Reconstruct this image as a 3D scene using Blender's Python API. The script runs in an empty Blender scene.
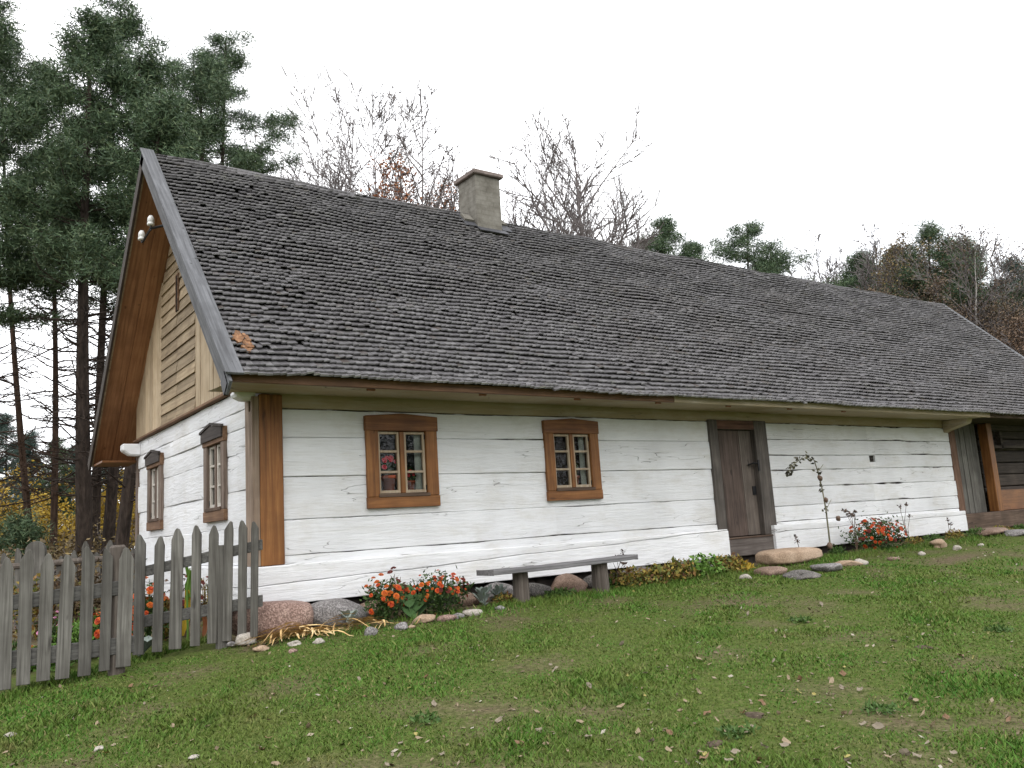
import bpy, math, random
import numpy as np
from mathutils import Vector, Matrix
random.seed(7); rng = np.random.default_rng(7)
scene = bpy.context.scene
COL = scene.collection
# ------------------------------------------------------------------ camera
CP = np.array([-3.0793, -8.9933, .6501]); F = 848.68
yw, pt, rl = [math.radians(a) for a in (54.0079, 9.5551, 3.6542)]
FW = np.array([math.cos(yw)*math.cos(pt), math.sin(yw)*math.cos(pt), math.sin(pt)])
R0 = np.array([math.sin(yw), -math.cos(yw), 0]); U0 = np.cross(R0, FW)
RT = math.cos(rl)*R0 - math.sin(rl)*U0; UP = math.sin(rl)*R0 + math.cos(rl)*U0
def ray(px, py): return FW + (px-512)/F*RT - (py-384)/F*UP
def on_y(px, py, y): d = ray(px, py); return CP + d*(y-CP[1])/d[1]
def on_x(px, py, x): d = ray(px, py); return CP + d*(x-CP[0])/d[0]
def at(px, py, t): return CP + ray(px, py)*t
def ground(x, y):
    x = np.asarray(x, float); y = np.asarray(y, float)
    z = -.25 + .013*np.clip(x, 0, 16) + .085*np.clip(x, -2.5, 0)
    z = z - .075*np.clip(-.7-y, 0, 30)
    z = z + .018*np.sin(1.7*x+.4*y)*np.sin(1.3*y-.5*x+1) + .012*np.sin(4.1*x+1)*np.sin(3.7*y+.8*x)
    return z
def g(x, y): return float(ground(x, y))
def on_g(px, py, off=0.0):
    d = ray(px, py); a = 1.0
    for i in range(4000):
        p = CP + d*a
        if p[2] <= g(p[0], p[1]) + off: return p
        a += .01
    return CP + d*a
cam = bpy.data.cameras.new('camera'); cam.lens = F/1024*36; cam.sensor_width = 36; cam.clip_end = 2000; cam.clip_start = .05
co = bpy.data.objects.new('camera', cam); COL.objects.link(co)
M = Matrix.Identity(4)
for i in range(3):
    M[i][0] = RT[i]; M[i][1] = UP[i]; M[i][2] = -FW[i]; M[i][3] = CP[i]
co.matrix_world = M; scene.camera = co

# ------------------------------------------------------------------ mesh helpers
class MB:
    def __init__(s): s.v = []; s.f = []; s.m = []
    def add(s, vs, fs, mi=0):
        b = len(s.v); s.v += [tuple(float(c) for c in p) for p in vs]
        s.f += [tuple(b+i for i in f) for f in fs]; s.m += [mi]*len(fs); return s
    def box(s, x0, x1, y0, y1, z0, z1, mi=0, jit=0):
        vs = [(x, y, z) for z in (z0, z1) for y in (y0, y1) for x in (x0, x1)]
        if jit: vs = [tuple(c+random.uniform(-jit, jit) for c in p) for p in vs]
        return s.add(vs, [(0,2,3,1), (4,5,7,6), (0,1,5,4), (2,6,7,3), (0,4,6,2), (1,3,7,5)], mi)
    def obox(s, c, a, b, d, mi=0):      # centre + three half axes
        c, a, b, d = [np.array(q, float) for q in (c, a, b, d)]
        vs = [c+i*a+j*b+k*d for k in (-1, 1) for j in (-1, 1) for i in (-1, 1)]
        return s.add(vs, [(0,2,3,1), (4,5,7,6), (0,1,5,4), (2,6,7,3), (0,4,6,2), (1,3,7,5)], mi)
    def tube(s, path, radii, n=6, mi=0, cap=True):
        path = [np.array(p, float) for p in path]; vs = []; fs = []
        for i, p in enumerate(path):
            t = path[min(i+1, len(path)-1)] - path[max(i-1, 0)]; t = t/(np.linalg.norm(t)+1e-9)
            h = np.array([0, 0, 1.]) if abs(t[2]) < .9 else np.array([1., 0, 0])
            a = np.cross(t, h); a /= np.linalg.norm(a); b = np.cross(t, a)
            for k in range(n):
                an = 2*math.pi*k/n; vs.append(p + radii[i]*(a*math.cos(an)+b*math.sin(an)))
        for i in range(len(path)-1):
            for k in range(n):
                k2 = (k+1) % n; fs.append((i*n+k, i*n+k2, (i+1)*n+k2, (i+1)*n+k))
        if cap: fs += [tuple(range(n-1, -1, -1)), tuple(range((len(path)-1)*n, len(path)*n))]
        return s.add(vs, fs, mi)
    def prism(s, poly, vec, mi=0):      # polygon (3D points) extruded by vec
        n = len(poly); poly = [np.array(p, float) for p in poly]; vec = np.array(vec, float)
        vs = poly + [p+vec for p in poly]
        fs = [tuple(range(n-1, -1, -1)), tuple(range(n, 2*n))] + [(i, (i+1) % n, n+(i+1) % n, n+i) for i in range(n)]
        return s.add(vs, fs, mi)
    def lathe(s, c, prof, n=12, mi=0):   # (r, z) profile about a vertical axis at c
        vs = []; fs = []
        for r, z in prof:
            for k in range(n):
                a = 2*math.pi*k/n; vs.append((c[0]+r*math.cos(a), c[1]+r*math.sin(a), c[2]+z))
        for i in range(len(prof)-1):
            for k in range(n):
                k2 = (k+1) % n; fs.append((i*n+k, i*n+k2, (i+1)*n+k2, (i+1)*n+k))
        fs += [tuple(range(n-1, -1, -1)), tuple(range((len(prof)-1)*n, len(prof)*n))]
        return s.add(vs, fs, mi)
    def build(s, name, mats, parent=None, smooth=False, bevel=0, loc=None):
        me = bpy.data.meshes.new(name)
        o = np.zeros(3)
        q = parent
        while q is not None: o += np.array(q.location); q = q.parent
        own = np.array(loc, float) - o if loc is not None else np.zeros(3)
        vs = np.array(s.v) - o - own
        me.from_pydata([tuple(p) for p in vs], [], s.f)
        mats = mats if isinstance(mats, (list, tuple)) else [mats]
        for m in mats: me.materials.append(m)
        if len(mats) > 1: me.polygons.foreach_set('material_index', s.m)
        if smooth: me.polygons.foreach_set('use_smooth', [True]*len(s.f))
        me.update()
        ob = bpy.data.objects.new(name, me); COL.objects.link(ob); ob.parent = parent; ob.location = own
        if bevel:
            b = ob.modifiers.new('bevel', 'BEVEL'); b.width = bevel; b.segments = 1; b.limit_method = 'ANGLE'
        return ob
def fast_mesh(name, verts, nper, mats, parent=None, faces_per=None, loc=None, mi=None):
    """verts: (N*nper,3) numpy, one n-gon per nper verts"""
    o = np.zeros(3)
    if parent is not None: o = np.array(parent.location)
    own = np.array(loc, float) if loc is not None else np.zeros(3)
    verts = np.asarray(verts, np.float32) - (o+own).astype(np.float32)
    n = len(verts)//nper
    me = bpy.data.meshes.new(name)
    me.vertices.add(len(verts)); me.vertices.foreach_set('co', verts.ravel())
    me.loops.add(n*nper); me.loops.foreach_set('vertex_index', np.arange(n*nper, dtype=np.int32))
    me.polygons.add(n); me.polygons.foreach_set('loop_start', np.arange(n, dtype=np.int32)*nper)
    mats = mats if isinstance(mats, (list, tuple)) else [mats]
    for m in mats: me.materials.append(m)
    if mi is not None: me.polygons.foreach_set('material_index', np.asarray(mi, np.int32))
    me.update(calc_edges=True); me.validate()
    ob = bpy.data.objects.new(name, me); COL.objects.link(ob); ob.parent = parent; ob.location = own
    return ob
def tag(o, label=None, cat=None, group=None, kind=None):
    if label: o['label'] = label
    if cat: o['category'] = cat
    if group: o['group'] = group
    if kind: o['kind'] = kind
    return o
def thing(name, label, cat, loc, group=None):
    o = bpy.data.objects.new(name, None); COL.objects.link(o); o.location = [float(c) for c in loc]
    o.empty_display_size = .2
    return tag(o, label, cat, group)
def copy_tree(o, loc, rz=0, sc=1, label=None, parent=None):
    c = o.copy(); COL.objects.link(c); c.parent = parent
    if parent is None:
        c.location = [float(q) for q in loc]; c.rotation_euler = (0, 0, rz); c.scale = (sc, sc, sc)
        if label: c['label'] = label
    for ch in o.children: copy_tree(ch, None, parent=c)
    return c

# ------------------------------------------------------------------ materials
class NT:
    def __init__(s, name, rough=.8, spec=.3):
        s.m = bpy.data.materials.new(name); s.m.use_nodes = True; s.nt = s.m.node_tree; s.n = s.nt.nodes; s.l = s.nt.links
        s.b = s.n['Principled BSDF']; s.b.inputs['Roughness'].default_value = rough
        s.b.inputs['Specular IOR Level'].default_value = spec
    def node(s, t, **k):
        x = s.n.new(t)
        for a, v in k.items(): setattr(x, a, v)
        return x
    def coord(s, scale=(1, 1, 1), rot=(0, 0, 0), out='Object'):
        tc = s.node('ShaderNodeTexCoord'); mp = s.node('ShaderNodeMapping')
        mp.inputs['Scale'].default_value = scale; mp.inputs['Rotation'].default_value = rot
        s.l.new(tc.outputs[out], mp.inputs[0]); return mp.outputs[0]
    def rescale(s, vec, sc):
        mp = s.node('ShaderNodeMapping'); mp.inputs['Scale'].default_value = sc; s.l.new(vec, mp.inputs[0]); return mp.outputs[0]
    def noise(s, vec, scale=1, detail=4, rough=.55, dist=0):
        x = s.node('ShaderNodeTexNoise'); x.inputs['Scale'].default_value = scale; x.inputs['Detail'].default_value = detail
        x.inputs['Roughness'].default_value = rough; x.inputs['Distortion'].default_value = dist
        s.l.new(vec, x.inputs['Vector']); return x.outputs['Fac']
    def ramp(s, fac, stops, interp='LINEAR'):
        x = s.node('ShaderNodeValToRGB'); e = x.color_ramp.elements; x.color_ramp.interpolation = interp
        while len(e) < len(stops): e.new(.5)
        for i, (p, c) in enumerate(stops):
            e[i].position = p; e[i].color = (c, c, c, 1) if isinstance(c, (int, float)) else (*c, 1)
        s.l.new(fac, x.inputs[0]); return x.outputs[0]
    def mix(s, fac, a, b, mode='MIX'):
        x = s.node('ShaderNodeMix', data_type='RGBA', blend_type=mode)
        for sock, v in ((x.inputs[0], fac), (x.inputs[6], a), (x.inputs[7], b)):
            if isinstance(v, (int, float)): sock.default_value = v
            elif isinstance(v, tuple): sock.default_value = (*v, 1)
            else: s.l.new(v, sock)
        return x.outputs[2]
    def math(s, op, a, b=0.0, clamp=False):
        x = s.node('ShaderNodeMath', operation=op); x.use_clamp = clamp
        for i, v in enumerate((a, b)):
            if isinstance(v, (int, float)): x.inputs[i].default_value = v
            else: s.l.new(v, x.inputs[i])
        return x.outputs[0]
    def island(s): return s.node('ShaderNodeNewGeometry').outputs['Random Per Island']
    def objrand(s): return s.node('ShaderNodeObjectInfo').outputs['Random']
    def color(s, c): s.l.new(c, s.b.inputs['Base Color'])
    def bump(s, h, strength=.3, dist=.01):
        x = s.node('ShaderNodeBump'); x.inputs['Strength'].default_value = strength; x.inputs['Distance'].default_value = dist
        s.l.new(h, x.inputs['Height']); s.l.new(x.outputs[0], s.b.inputs['Normal'])

def wood(name, dark, mid, light, axis='z', rough=.75, vary=.35, fine=28, bump=.35, knots=True, rotx=0):
    k = NT(name, rough)
    sc = {'x': (1.2, fine, fine), 'y': (fine, 1.2, fine), 'z': (fine, fine, 1.2)}[axis]
    isl = k.island()
    off = k.node('ShaderNodeVectorMath', operation='ADD'); k.l.new(k.coord(sc) if not rotx else k.rescale(k.coord(rot=(rotx, 0, 0)), sc), off.inputs[0])
    mul = k.node('ShaderNodeVectorMath', operation='SCALE'); mul.inputs[0].default_value = (7.3, 11.1, 5.7); k.l.new(isl, mul.inputs['Scale']); k.l.new(mul.outputs[0], off.inputs[1])
    n = k.noise(off.outputs[0], 1, 6, .62, .6)
    big = k.noise(k.coord((3, 3, 3)), 1, 3)
    c = k.ramp(n, [(.28, dark), (.5, mid), (.72, light)])
    c = k.mix(k.ramp(big, [(.35, .0), (.7, .55)]), c, dark)
    if knots:
        sk = {'x': (2.2, 9, 9), 'y': (9, 2.2, 9), 'z': (9, 9, 2.2)}[axis]
        kn = k.noise(k.coord(sk), 1.3, 2)
        c = k.mix(k.ramp(kn, [(.70, 0.), (.76, .7)]), c, tuple(d*.55 for d in dark))
    v = k.math('ADD', k.math('MULTIPLY', isl, vary), 1-vary*.6)
    vc = k.node('ShaderNodeCombineColor')
    for i in range(3): k.l.new(v, vc.inputs[i])
    c = k.mix(1.0, c, vc.outputs[0], 'MULTIPLY')
    k.color(c); k.bump(n, bump, .006); return k.m
def leafmat(name, stops, rough=.6, big=None, trans=0):
    k = NT(name, rough, .2); c = k.ramp(k.island(), stops)
    if big:
        n = k.noise(k.coord((1, 1, 1)), big[0], 5, .68); c = k.mix(k.ramp(n, [(.40, 0.), (.64, .85)]), c, big[1])
        n = k.noise(k.coord((1, 1, 1)), big[0]*3.1, 4, .6); c = k.mix(k.ramp(n, [(.55, 0.), (.72, .6)]), c, (.165, .140, .055)); c = k.mix(k.ramp(n, [(.30, .6), (.42, 0.)]), c, (.040, .098, .014))
    k.color(c)
    return k.m

# whitewashed logs
def whitewash(name, base=(.735, .742, .755), chip=True):
    k = NT(name, .9, .1)
    v = k.coord((1, 1, 1)); isl = k.island()
    n = k.noise(v, 1.3, 5); n2 = k.noise(k.coord((1.0, 1.0, 14)), 1.2, 6, .65)
    c = k.ramp(n, [(.3, tuple(b*.88 for b in base)), (.6, base)])
    c = k.mix(k.ramp(n2, [(.48, 0.), (.78, .42)]), c, (.50, .485, .44))
    st = k.noise(k.coord((.7, .7, 1.6)), 1.7, 6, .7); c = k.mix(k.ramp(st, [(.50, 0.), (.70, .40)]), c, (.47, .44, .37))
    iv = k.math('ADD', k.math('MULTIPLY', isl, .10), .92); vc = k.node('ShaderNodeCombineColor')
    for i in range(3): k.l.new(iv, vc.inputs[i])
    c = k.mix(1.0, c, vc.outputs[0], 'MULTIPLY')
    # hairline checks in the timber: a thin level set of stretched noise, broken up by a mask
    cr = k.noise(k.coord((.55, .55, 5.5), rot=(0, .015, 0)), 1.0, 3, .5, .2)
    th = k.math('ABSOLUTE', k.math('SUBTRACT', cr, .53))
    line = k.ramp(th, [(.0, 1.), (.004, 0.)])
    msk = k.ramp(k.noise(k.coord((.9, .9, 2)), 1.1, 2), [(.50, 0.), (.56, 1.)])
    lm = k.math('MULTIPLY', line, msk)
    c = k.mix(k.math('MULTIPLY', lm, .75), c, (.12, .11, .10))
    if chip:
        cn = k.noise(k.coord((3, 3, 22)), 1.5, 6, .7); cm = k.ramp(k.noise(v, .8, 2), [(.5, 0.), (.62, 1.)])
        cc = k.math('MULTIPLY', k.ramp(cn, [(.68, 0.), (.72, 1.)]), cm)
        c = k.mix(k.math('MULTIPLY', cc, .8), c, (.20, .18, .155))
    k.color(c)
    h = k.math('SUBTRACT', k.noise(k.coord((2, 2, 18)), 2.0, 6, .6), k.math('MULTIPLY', lm, .8)); k.bump(h, .55, .02)
    return k.m
WHITE = whitewash('whitewash'); WHITE2 = whitewash('whitewash_sill', (.765, .77, .78), False)
CREAM_SHADED = whitewash('shaded_cream_limewash', (.37, .30, .20), False)  # cream-white wash darkened: the shade under the eave is put into its colour
ORANGE = wood('varnished_orange_wood', (.085, .034, .011), (.205, .083, .024), (.30, .14, .045), 'z', .55, .3)
ORANGEX = wood('varnished_orange_wood_level', (.085, .034, .011), (.195, .078, .023), (.285, .132, .043), 'x', .5, .3)
SOFFIT = wood('varnished_soffit_boards', (.14, .062, .027), (.28, .135, .062), (.38, .20, .10), 'y', .6, .35, rotx=.805)
LINT = wood('dark_varnished_lintel', (.07, .028, .011), (.165, .066, .022), (.24, .105, .038), 'x', .55, .3)
LINTX = wood('dark_brown_fascia', (.075, .038, .02), (.165, .085, .045), (.24, .13, .07), 'x', .6, .3)
PALEZ = wood('pale_new_boards', (.27, .195, .115), (.44, .345, .23), (.54, .45, .32), 'z', .8, .35)
PALEY = wood('aged_tan_boards', (.15, .105, .062), (.30, .23, .145), (.40, .32, .215), 'y', .8, .4)
GREYZ = wood('weathered_grey_wood', (.045, .041, .035), (.118, .112, .099), (.205, .197, .176), 'z', .9, .5, 38, .6)
GREYX = wood('weathered_grey_wood_level', (.035, .033, .030), (.09, .087, .08), (.16, .155, .143), 'x', .9, .5, 45, .6)
GREYCAP = wood('weathered_capping_board', (.058, .058, .061), (.118, .120, .126), (.18, .183, .192), 'y', .9, .2, 30, .5, rotx=-.799)
DARKZ = wood('dark_door_boards', (.028, .024, .021), (.075, .064, .055), (.135, .118, .103), 'z', .7, .6)
REDDISH = wood('reddish_door_boards', (.03, .020, .016), (.08, .056, .045), (.13, .095, .078), 'z', .7, .3)
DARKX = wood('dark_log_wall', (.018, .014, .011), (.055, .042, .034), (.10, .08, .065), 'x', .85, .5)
BROWNX = wood('old_brown_beam', (.035, .022, .015), (.095, .062, .043), (.16, .115, .085), 'x', .85, .3)
BROWNY = wood('brown_drip_board', (.07, .035, .018), (.16, .09, .05), (.24, .15, .09), 'y', .8, .3)
GWIN = wood('brown_grey_casing', (.06, .042, .033), (.155, .115, .09), (.25, .20, .165), 'z', .8, .3)
MUNT = wood('cream_sash_wood', (.24, .17, .105), (.39, .315, .225), (.50, .43, .335), 'z', .6, .2, 30, .1, False)
MUNTW = wood('whitish_sash_wood', (.34, .30, .25), (.52, .49, .44), (.62, .59, .55), 'z', .7, .2, 30, .1, False)
BENCHX = wood('bench_plank_wood', (.07, .067, .068), (.155, .150, .152), (.24, .235, .237), 'x', .9, .2, 45, .6)
BENCHZ = wood('bench_log_wood', (.05, .04, .032), (.12, .10, .085), (.20, .175, .15), 'z', .9, .2, 30, .8)
def plain(name, c, rough=.7, spec=.3, metal=0, var=.25, scale=8):
    k = NT(name, rough, spec); k.b.inputs['Metallic'].default_value = metal
    n = k.noise(k.coord(), scale, 5); k.color(k.ramp(n, [(.3, tuple(q*(1-var) for q in c)), (.7, tuple(min(1, q*(1+var)) for q in c))]))
    k.bump(n, .15, .01); return k.m
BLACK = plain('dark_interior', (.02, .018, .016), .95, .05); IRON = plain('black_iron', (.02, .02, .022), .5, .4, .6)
PORC = plain('white_porcelain', (.72, .72, .70), .2, .5, 0, .05); CLAY = plain('terracotta', (.34, .085, .04), .7)
CURT = plain('pale_curtain', (.60, .62, .55), .9, .1)
def glass():
    k = NT('old_window_glass'); out = k.n['Material Output']; k.n.remove(k.b)
    tr = k.node('ShaderNodeBsdfTransparent'); tr.inputs[0].default_value = (.86, .89, .88, 1)
    gl = k.node('ShaderNodeBsdfGlossy'); gl.inputs['Roughness'].default_value = .03
    bp = k.node('ShaderNodeBump'); bp.inputs['Strength'].default_value = .12; bp.inputs['Distance'].default_value = .03
    k.l.new(k.noise(k.coord(), 5, 2), bp.inputs['Height']); k.l.new(bp.outputs[0], gl.inputs['Normal'])
    fr = k.node('ShaderNodeFresnel'); fr.inputs[0].default_value = 1.5
    mx = k.node('ShaderNodeMixShader'); k.l.new(fr.outputs[0], mx.inputs[0]); k.l.new(tr.outputs[0], mx.inputs[1]); k.l.new(gl.outputs[0], mx.inputs[2])
    k.l.new(mx.outputs[0], out.inputs[0]); return k.m
GLASS = glass()
def shingle():
    k = NT('weathered_shingles', .85, .2)
    isl = k.island()
    c = k.ramp(isl, [(0, (.096, .091, .094)), (.35, (.116, .111, .113)), (.7, (.138, .132, .134)), (.95, (.175, .168, .169)), (.98, (.06, .045, .036)), (1, (.14, .13, .13))])
    n = k.noise(k.coord((70, 6, 6)), 1, 5, .6); big = k.noise(k.coord(), .55, 4)
    c = k.mix(k.ramp(n, [(.35, .5), (.65, 0.)]), c, (.045, .042, .044))
    c = k.mix(k.ramp(big, [(.45, 0.), (.75, .35)]), c, (.075, .064, .056))
    moss = k.noise(k.coord(), 3.5, 4); c = k.mix(k.ramp(moss, [(.62, 0.), (.74, .5)]), c, (.085, .088, .055))
    k.color(c); k.bump(n, .5, .008); return k.m
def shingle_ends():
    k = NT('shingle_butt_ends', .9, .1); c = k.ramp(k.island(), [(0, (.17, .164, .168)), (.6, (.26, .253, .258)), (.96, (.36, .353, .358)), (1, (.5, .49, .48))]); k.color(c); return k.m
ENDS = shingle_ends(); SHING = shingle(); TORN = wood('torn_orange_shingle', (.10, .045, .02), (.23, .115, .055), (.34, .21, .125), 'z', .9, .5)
def stonemat(name, c1, c2, c3, speck=.6):
    k = NT(name, .85, .25); v = k.coord()
    n = k.noise(v, 3, 6, .6); s = k.noise(v, 60, 2); r = k.objrand()
    c = k.ramp(n, [(.3, c1), (.5, c2), (.72, c3)])
    c = k.mix(k.ramp(s, [(.42, speck), (.5, 0.)]), c, tuple(q*.45 for q in c1)); c = k.mix(k.ramp(s, [(.56, 0.), (.64, speck*.7)]), c, tuple(min(1, q*1.5) for q in c3))
    k.color(c); k.bump(k.mix(.5, n, s), .5, .02); return k.m
ST_PINK = stonemat('pinkish_granite', (.17, .105, .085), (.27, .18, .15), (.35, .26, .22))
ST_GREY = stonemat('grey_granite', (.13, .12, .115), (.22, .205, .20), (.31, .295, .285))
ST_TAN = stonemat('tan_fieldstone', (.23, .155, .10), (.36, .26, .18), (.46, .35, .26), .3)
ST_DARK = stonemat('dark_fieldstone', (.075, .07, .065), (.13, .12, .11), (.20, .18, .165))
ST_PALE = stonemat('pale_fieldstone', (.27, .235, .20), (.38, .345, .30), (.48, .45, .41), .3)
ST_BRN = stonemat('brown_fieldstone', (.13, .085, .06), (.21, .145, .11), (.29, .21, .165), .4)
def chimneymat():
    k = NT('chimney_render', .95, .1); v = k.coord(); n = k.noise(v, 6, 6, .65)
    c = k.ramp(n, [(.3, (.13, .12, .102)), (.55, (.205, .193, .168)), (.75, (.27, .257, .23))])
    br = k.node('ShaderNodeTexBrick'); br.inputs['Scale'].default_value = 1; br.inputs['Brick Width'].default_value = .26; br.inputs['Row Height'].default_value = .085; br.inputs['Mortar Size'].default_value = .012
    br.inputs['Color1'].default_value = (1, 1, 1, 1); br.inputs['Color2'].default_value = (.82, .8, .78, 1); br.inputs['Mortar'].default_value = (.7, .7, .68, 1)
    tc = k.node('ShaderNodeTexCoord'); sx = k.node('ShaderNodeSeparateXYZ'); cx = k.node('ShaderNodeCombineXYZ')
    k.l.new(tc.outputs['Object'], sx.inputs[0]); k.l.new(k.math('ADD', sx.outputs[0], sx.outputs[1]), cx.inputs[0]); k.l.new(sx.outputs[2], cx.inputs[1]); k.l.new(cx.outputs[0], br.inputs['Vector'])
    c = k.mix(.45, c, k.mix(1.0, c, br.outputs[0], 'MULTIPLY')); k.color(c); k.bump(n, .5, .02); return k.m
CHIM = chimneymat(); CAP = plain('concrete_cap', (.20, .165, .15), .9, .1, 0, .35, 5); LEAD = plain('dark_flashing', (.05, .05, .055), .6)
def groundmat():
    k = NT('lawn_soil', 1.0, .05)
    v = k.coord(); at_ = k.node('ShaderNodeAttribute', attribute_name='zone'); ba = k.node('ShaderNodeAttribute', attribute_name='bare')
    n = k.noise(v, 2.2, 6, .65); f = k.noise(v, 28, 5, .7); f2 = k.noise(v, 9, 4)
    lawn = k.ramp(f, [(.3, (.034, .052, .011)), (.5, (.068, .092, .022)), (.7, (.12, .128, .044))])
    soil = k.ramp(f, [(.3, (.05, .038, .024)), (.5, (.105, .080, .05)), (.7, (.18, .145, .095))])
    bf = k.math('ADD', ba.outputs['Fac'], k.math('MULTIPLY', k.math('SUBTRACT', f2, .5), 1.3), True)
    c = k.mix(bf, lawn, soil)
    straw = k.ramp(k.noise(v, 1.0, 5, .7), [(.35, (.075, .05, .024)), (.55, (.17, .12, .055)), (.7, (.24, .17, .08))])
    c = k.mix(at_.outputs['Fac'], c, k.mix(k.ramp(f, [(.4, .6), (.6, 0.)]), straw, (.04, .032, .018)))
    k.color(c); k.bump(k.mix(.5, f, f2), .8, .03); return k.m
GRD = groundmat()
GRASS = leafmat('lawn_blades', [(0, (.036, .100, .010)), (.3, (.054, .136, .014)), (.6, (.072, .162, .019)), (.84, (.102, .172, .028)), (.95, (.16, .16, .05)), (1, (.25, .205, .10))], .7, (.9, (.108, .140, .028)))
NEED = leafmat('pine_needles', [(0, (.032, .058, .030)), (.5, (.064, .103, .051)), (.85, (.096, .140, .068)), (1, (.14, .17, .09))], .6)
NEED2 = leafmat('blue_green_needles', [(0, (.036, .062, .052)), (.6, (.065, .100, .082)), (1, (.09, .13, .105))], .6)
def barkmat(name, a, b, c):
    k = NT(name, .95, .1); n = k.noise(k.coord((9, 9, 2)), 1.5, 5, .65); k.color(k.ramp(n, [(.3, a), (.5, b), (.7, c)])); k.bump(n, .7, .03); return k.m
BARK = barkmat('pine_bark', (.017, .014, .012), (.040, .031, .026), (.07, .053, .043))
BARKR = barkmat('reddish_pine_bark', (.022, .015, .012), (.055, .036, .026), (.09, .058, .042))
BARKG = barkmat('grey_bark', (.085, .073, .070), (.16, .142, .138), (.23, .21, .205)); BARKB = barkmat('birch_bark', (.16, .15, .14), (.42, .40, .37), (.55, .53, .50))
DRY = leafmat('dry_russet_leaves', [(0, (.12, .042, .020)), (.6, (.26, .10, .045)), (1, (.38, .19, .09))])
DRYB = leafmat('dry_brown_twigs', [(0, (.055, .038, .026)), (.6, (.12, .085, .055)), (1, (.19, .14, .09))])
RUST = leafmat('rusty_twigs', [(0, (.06, .040, .027)), (.6, (.135, .088, .058)), (1, (.20, .135, .09))])
YEL = leafmat('yellow_autumn_leaves', [(0, (.22, .14, .018)), (.6, (.42, .28, .03)), (1, (.5, .36, .07))])
BRUSH = leafmat('brown_brush', [(0, (.06, .042, .020)), (.5, (.13, .095, .046)), (.85, (.20, .15, .075)), (1, (.26, .19, .06))])
FGRN = leafmat('marigold_foliage', [(0, (.018, .040, .010)), (.6, (.038, .075, .018)), (1, (.07, .105, .03))]); PALEG = leafmat('fresh_green_leaves', [(0, (.06, .13, .02)), (.6, (.11, .21, .035)), (1, (.17, .26, .06))])
BROAD = leafmat('broad_green_leaf', [(0, (.05, .105, .035)), (1, (.075, .14, .045))]); WEED = leafmat('lawn_weed', [(0, (.04, .085, .018)), (1, (.075, .13, .03))]); SILV = leafmat('silvery_leaf', [(0, (.17, .21, .18)), (.7, (.28, .32, .29)), (1, (.38, .41, .38))])
WITH = leafmat('withered_leaf', [(0, (.04, .025, .018)), (.6, (.085, .055, .04)), (1, (.15, .10, .07))])
ORF = leafmat('orange_petals', [(0, (.30, .048, .008)), (.5, (.42, .085, .012)), (1, (.50, .135, .02))]); REDF = leafmat('rust_red_petals', [(0, (.26, .022, .008)), (.6, (.42, .05, .012)), (1, (.56, .11, .02))])
MARO = leafmat('maroon_petals', [(0, (.07, .012, .012)), (1, (.16, .03, .02))]); PINK = leafmat('pink_petals', [(0, (.42, .14, .27)), (1, (.6, .28, .42))]); REDG = leafmat('red_petals', [(0, (.5, .02, .03)), (1, (.7, .05, .06))])
MIXL = leafmat('yellowing_foliage', [(0, (.06, .085, .02)), (.3, (.12, .13, .03)), (.55, (.26, .2, .04)), (.75, (.22, .12, .04)), (.9, (.10, .05, .03)), (1, (.4, .3, .06))])
STRAW = leafmat('straw_leaves', [(0, (.40, .25, .10)), (.6, (.60, .42, .19)), (1, (.70, .56, .32))])
FLEAF = [leafmat('fallen_leaf_tan', [(0, (.19, .14, .085)), (1, (.27, .21, .14))]), leafmat('fallen_leaf_grey', [(0, (.16, .13, .095)), (1, (.24, .20, .15))]), leafmat('fallen_leaf_brown', [(0, (.13, .075, .04)), (1, (.2, .12, .07))]), leafmat('fallen_leaf_yellow', [(0, (.24, .20, .05)), (1, (.33, .28, .10))])]

# ------------------------------------------------------------------ ground
xs = np.unique(np.concatenate([np.linspace(-150, -30, 14), np.linspace(-30, -7, 24), np.arange(-7, 24, .14), np.linspace(24, 60, 30), np.linspace(60, 150, 12)]))
ys = np.unique(np.concatenate([np.linspace(-150, -30, 10), np.linspace(-30, -11, 15), np.arange(-11, 4, .14), np.linspace(4, 60, 60), np.linspace(60, 150, 14)]))
GX, GY = np.meshgrid(xs, ys); GZ = ground(GX, GY)
def bare(x, y):
    w = .5+.22*np.sin(.9*x+1.1*y+.6)+.2*np.sin(1.9*x-1.3*y+2.0)+.16*np.sin(3.3*x+2.9*y)+.12*np.sin(5.9*x-4.7*y+1)+.1*np.sin(9.1*x+7.7*y)
    b = np.clip((w-.66)*1.5, 0, 1); b = np.maximum(b, .55*np.clip(np.sin(2.7*x+1.9*np.sin(1.3*y))*np.sin(3.1*y+1.7*np.sin(1.1*x)+1)*1.6-.55, 0, 1))
    b = np.maximum(b, np.clip(1-np.hypot((x-9.9)/1.5, (y+2.2)/.45), 0, 1)*1.2)
    b = np.maximum(b, np.clip((y+1.05-.12*np.sin(3*x))/.25, 0, 1)*np.clip((x+.6)/.3, 0, 1)*np.clip((15-x)/2, 0, 1))
    return np.clip(b, 0, 1)
me = bpy.data.meshes.new('ground')
nx, ny = len(xs), len(ys); V = np.stack([GX, GY, GZ], -1).reshape(-1, 3)
idx = np.arange(nx*ny).reshape(ny, nx)
Q = np.stack([idx[:-1, :-1], idx[:-1, 1:], idx[1:, 1:], idx[1:, :-1]], -1).reshape(-1, 4)
me.from_pydata(V.tolist(), [], Q.tolist()); me.materials.append(GRD)
a = me.attributes.new('bare', 'FLOAT', 'POINT'); a.data.foreach_set('value', np.where(GY > 1.2, .9, bare(GX, GY)).ravel().astype(np.float32))
wd = np.clip((GY-6-2*np.sin(GX*.4))/4, 0, 1)*np.clip((60-np.abs(GX))/5, 0, 1)
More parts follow.
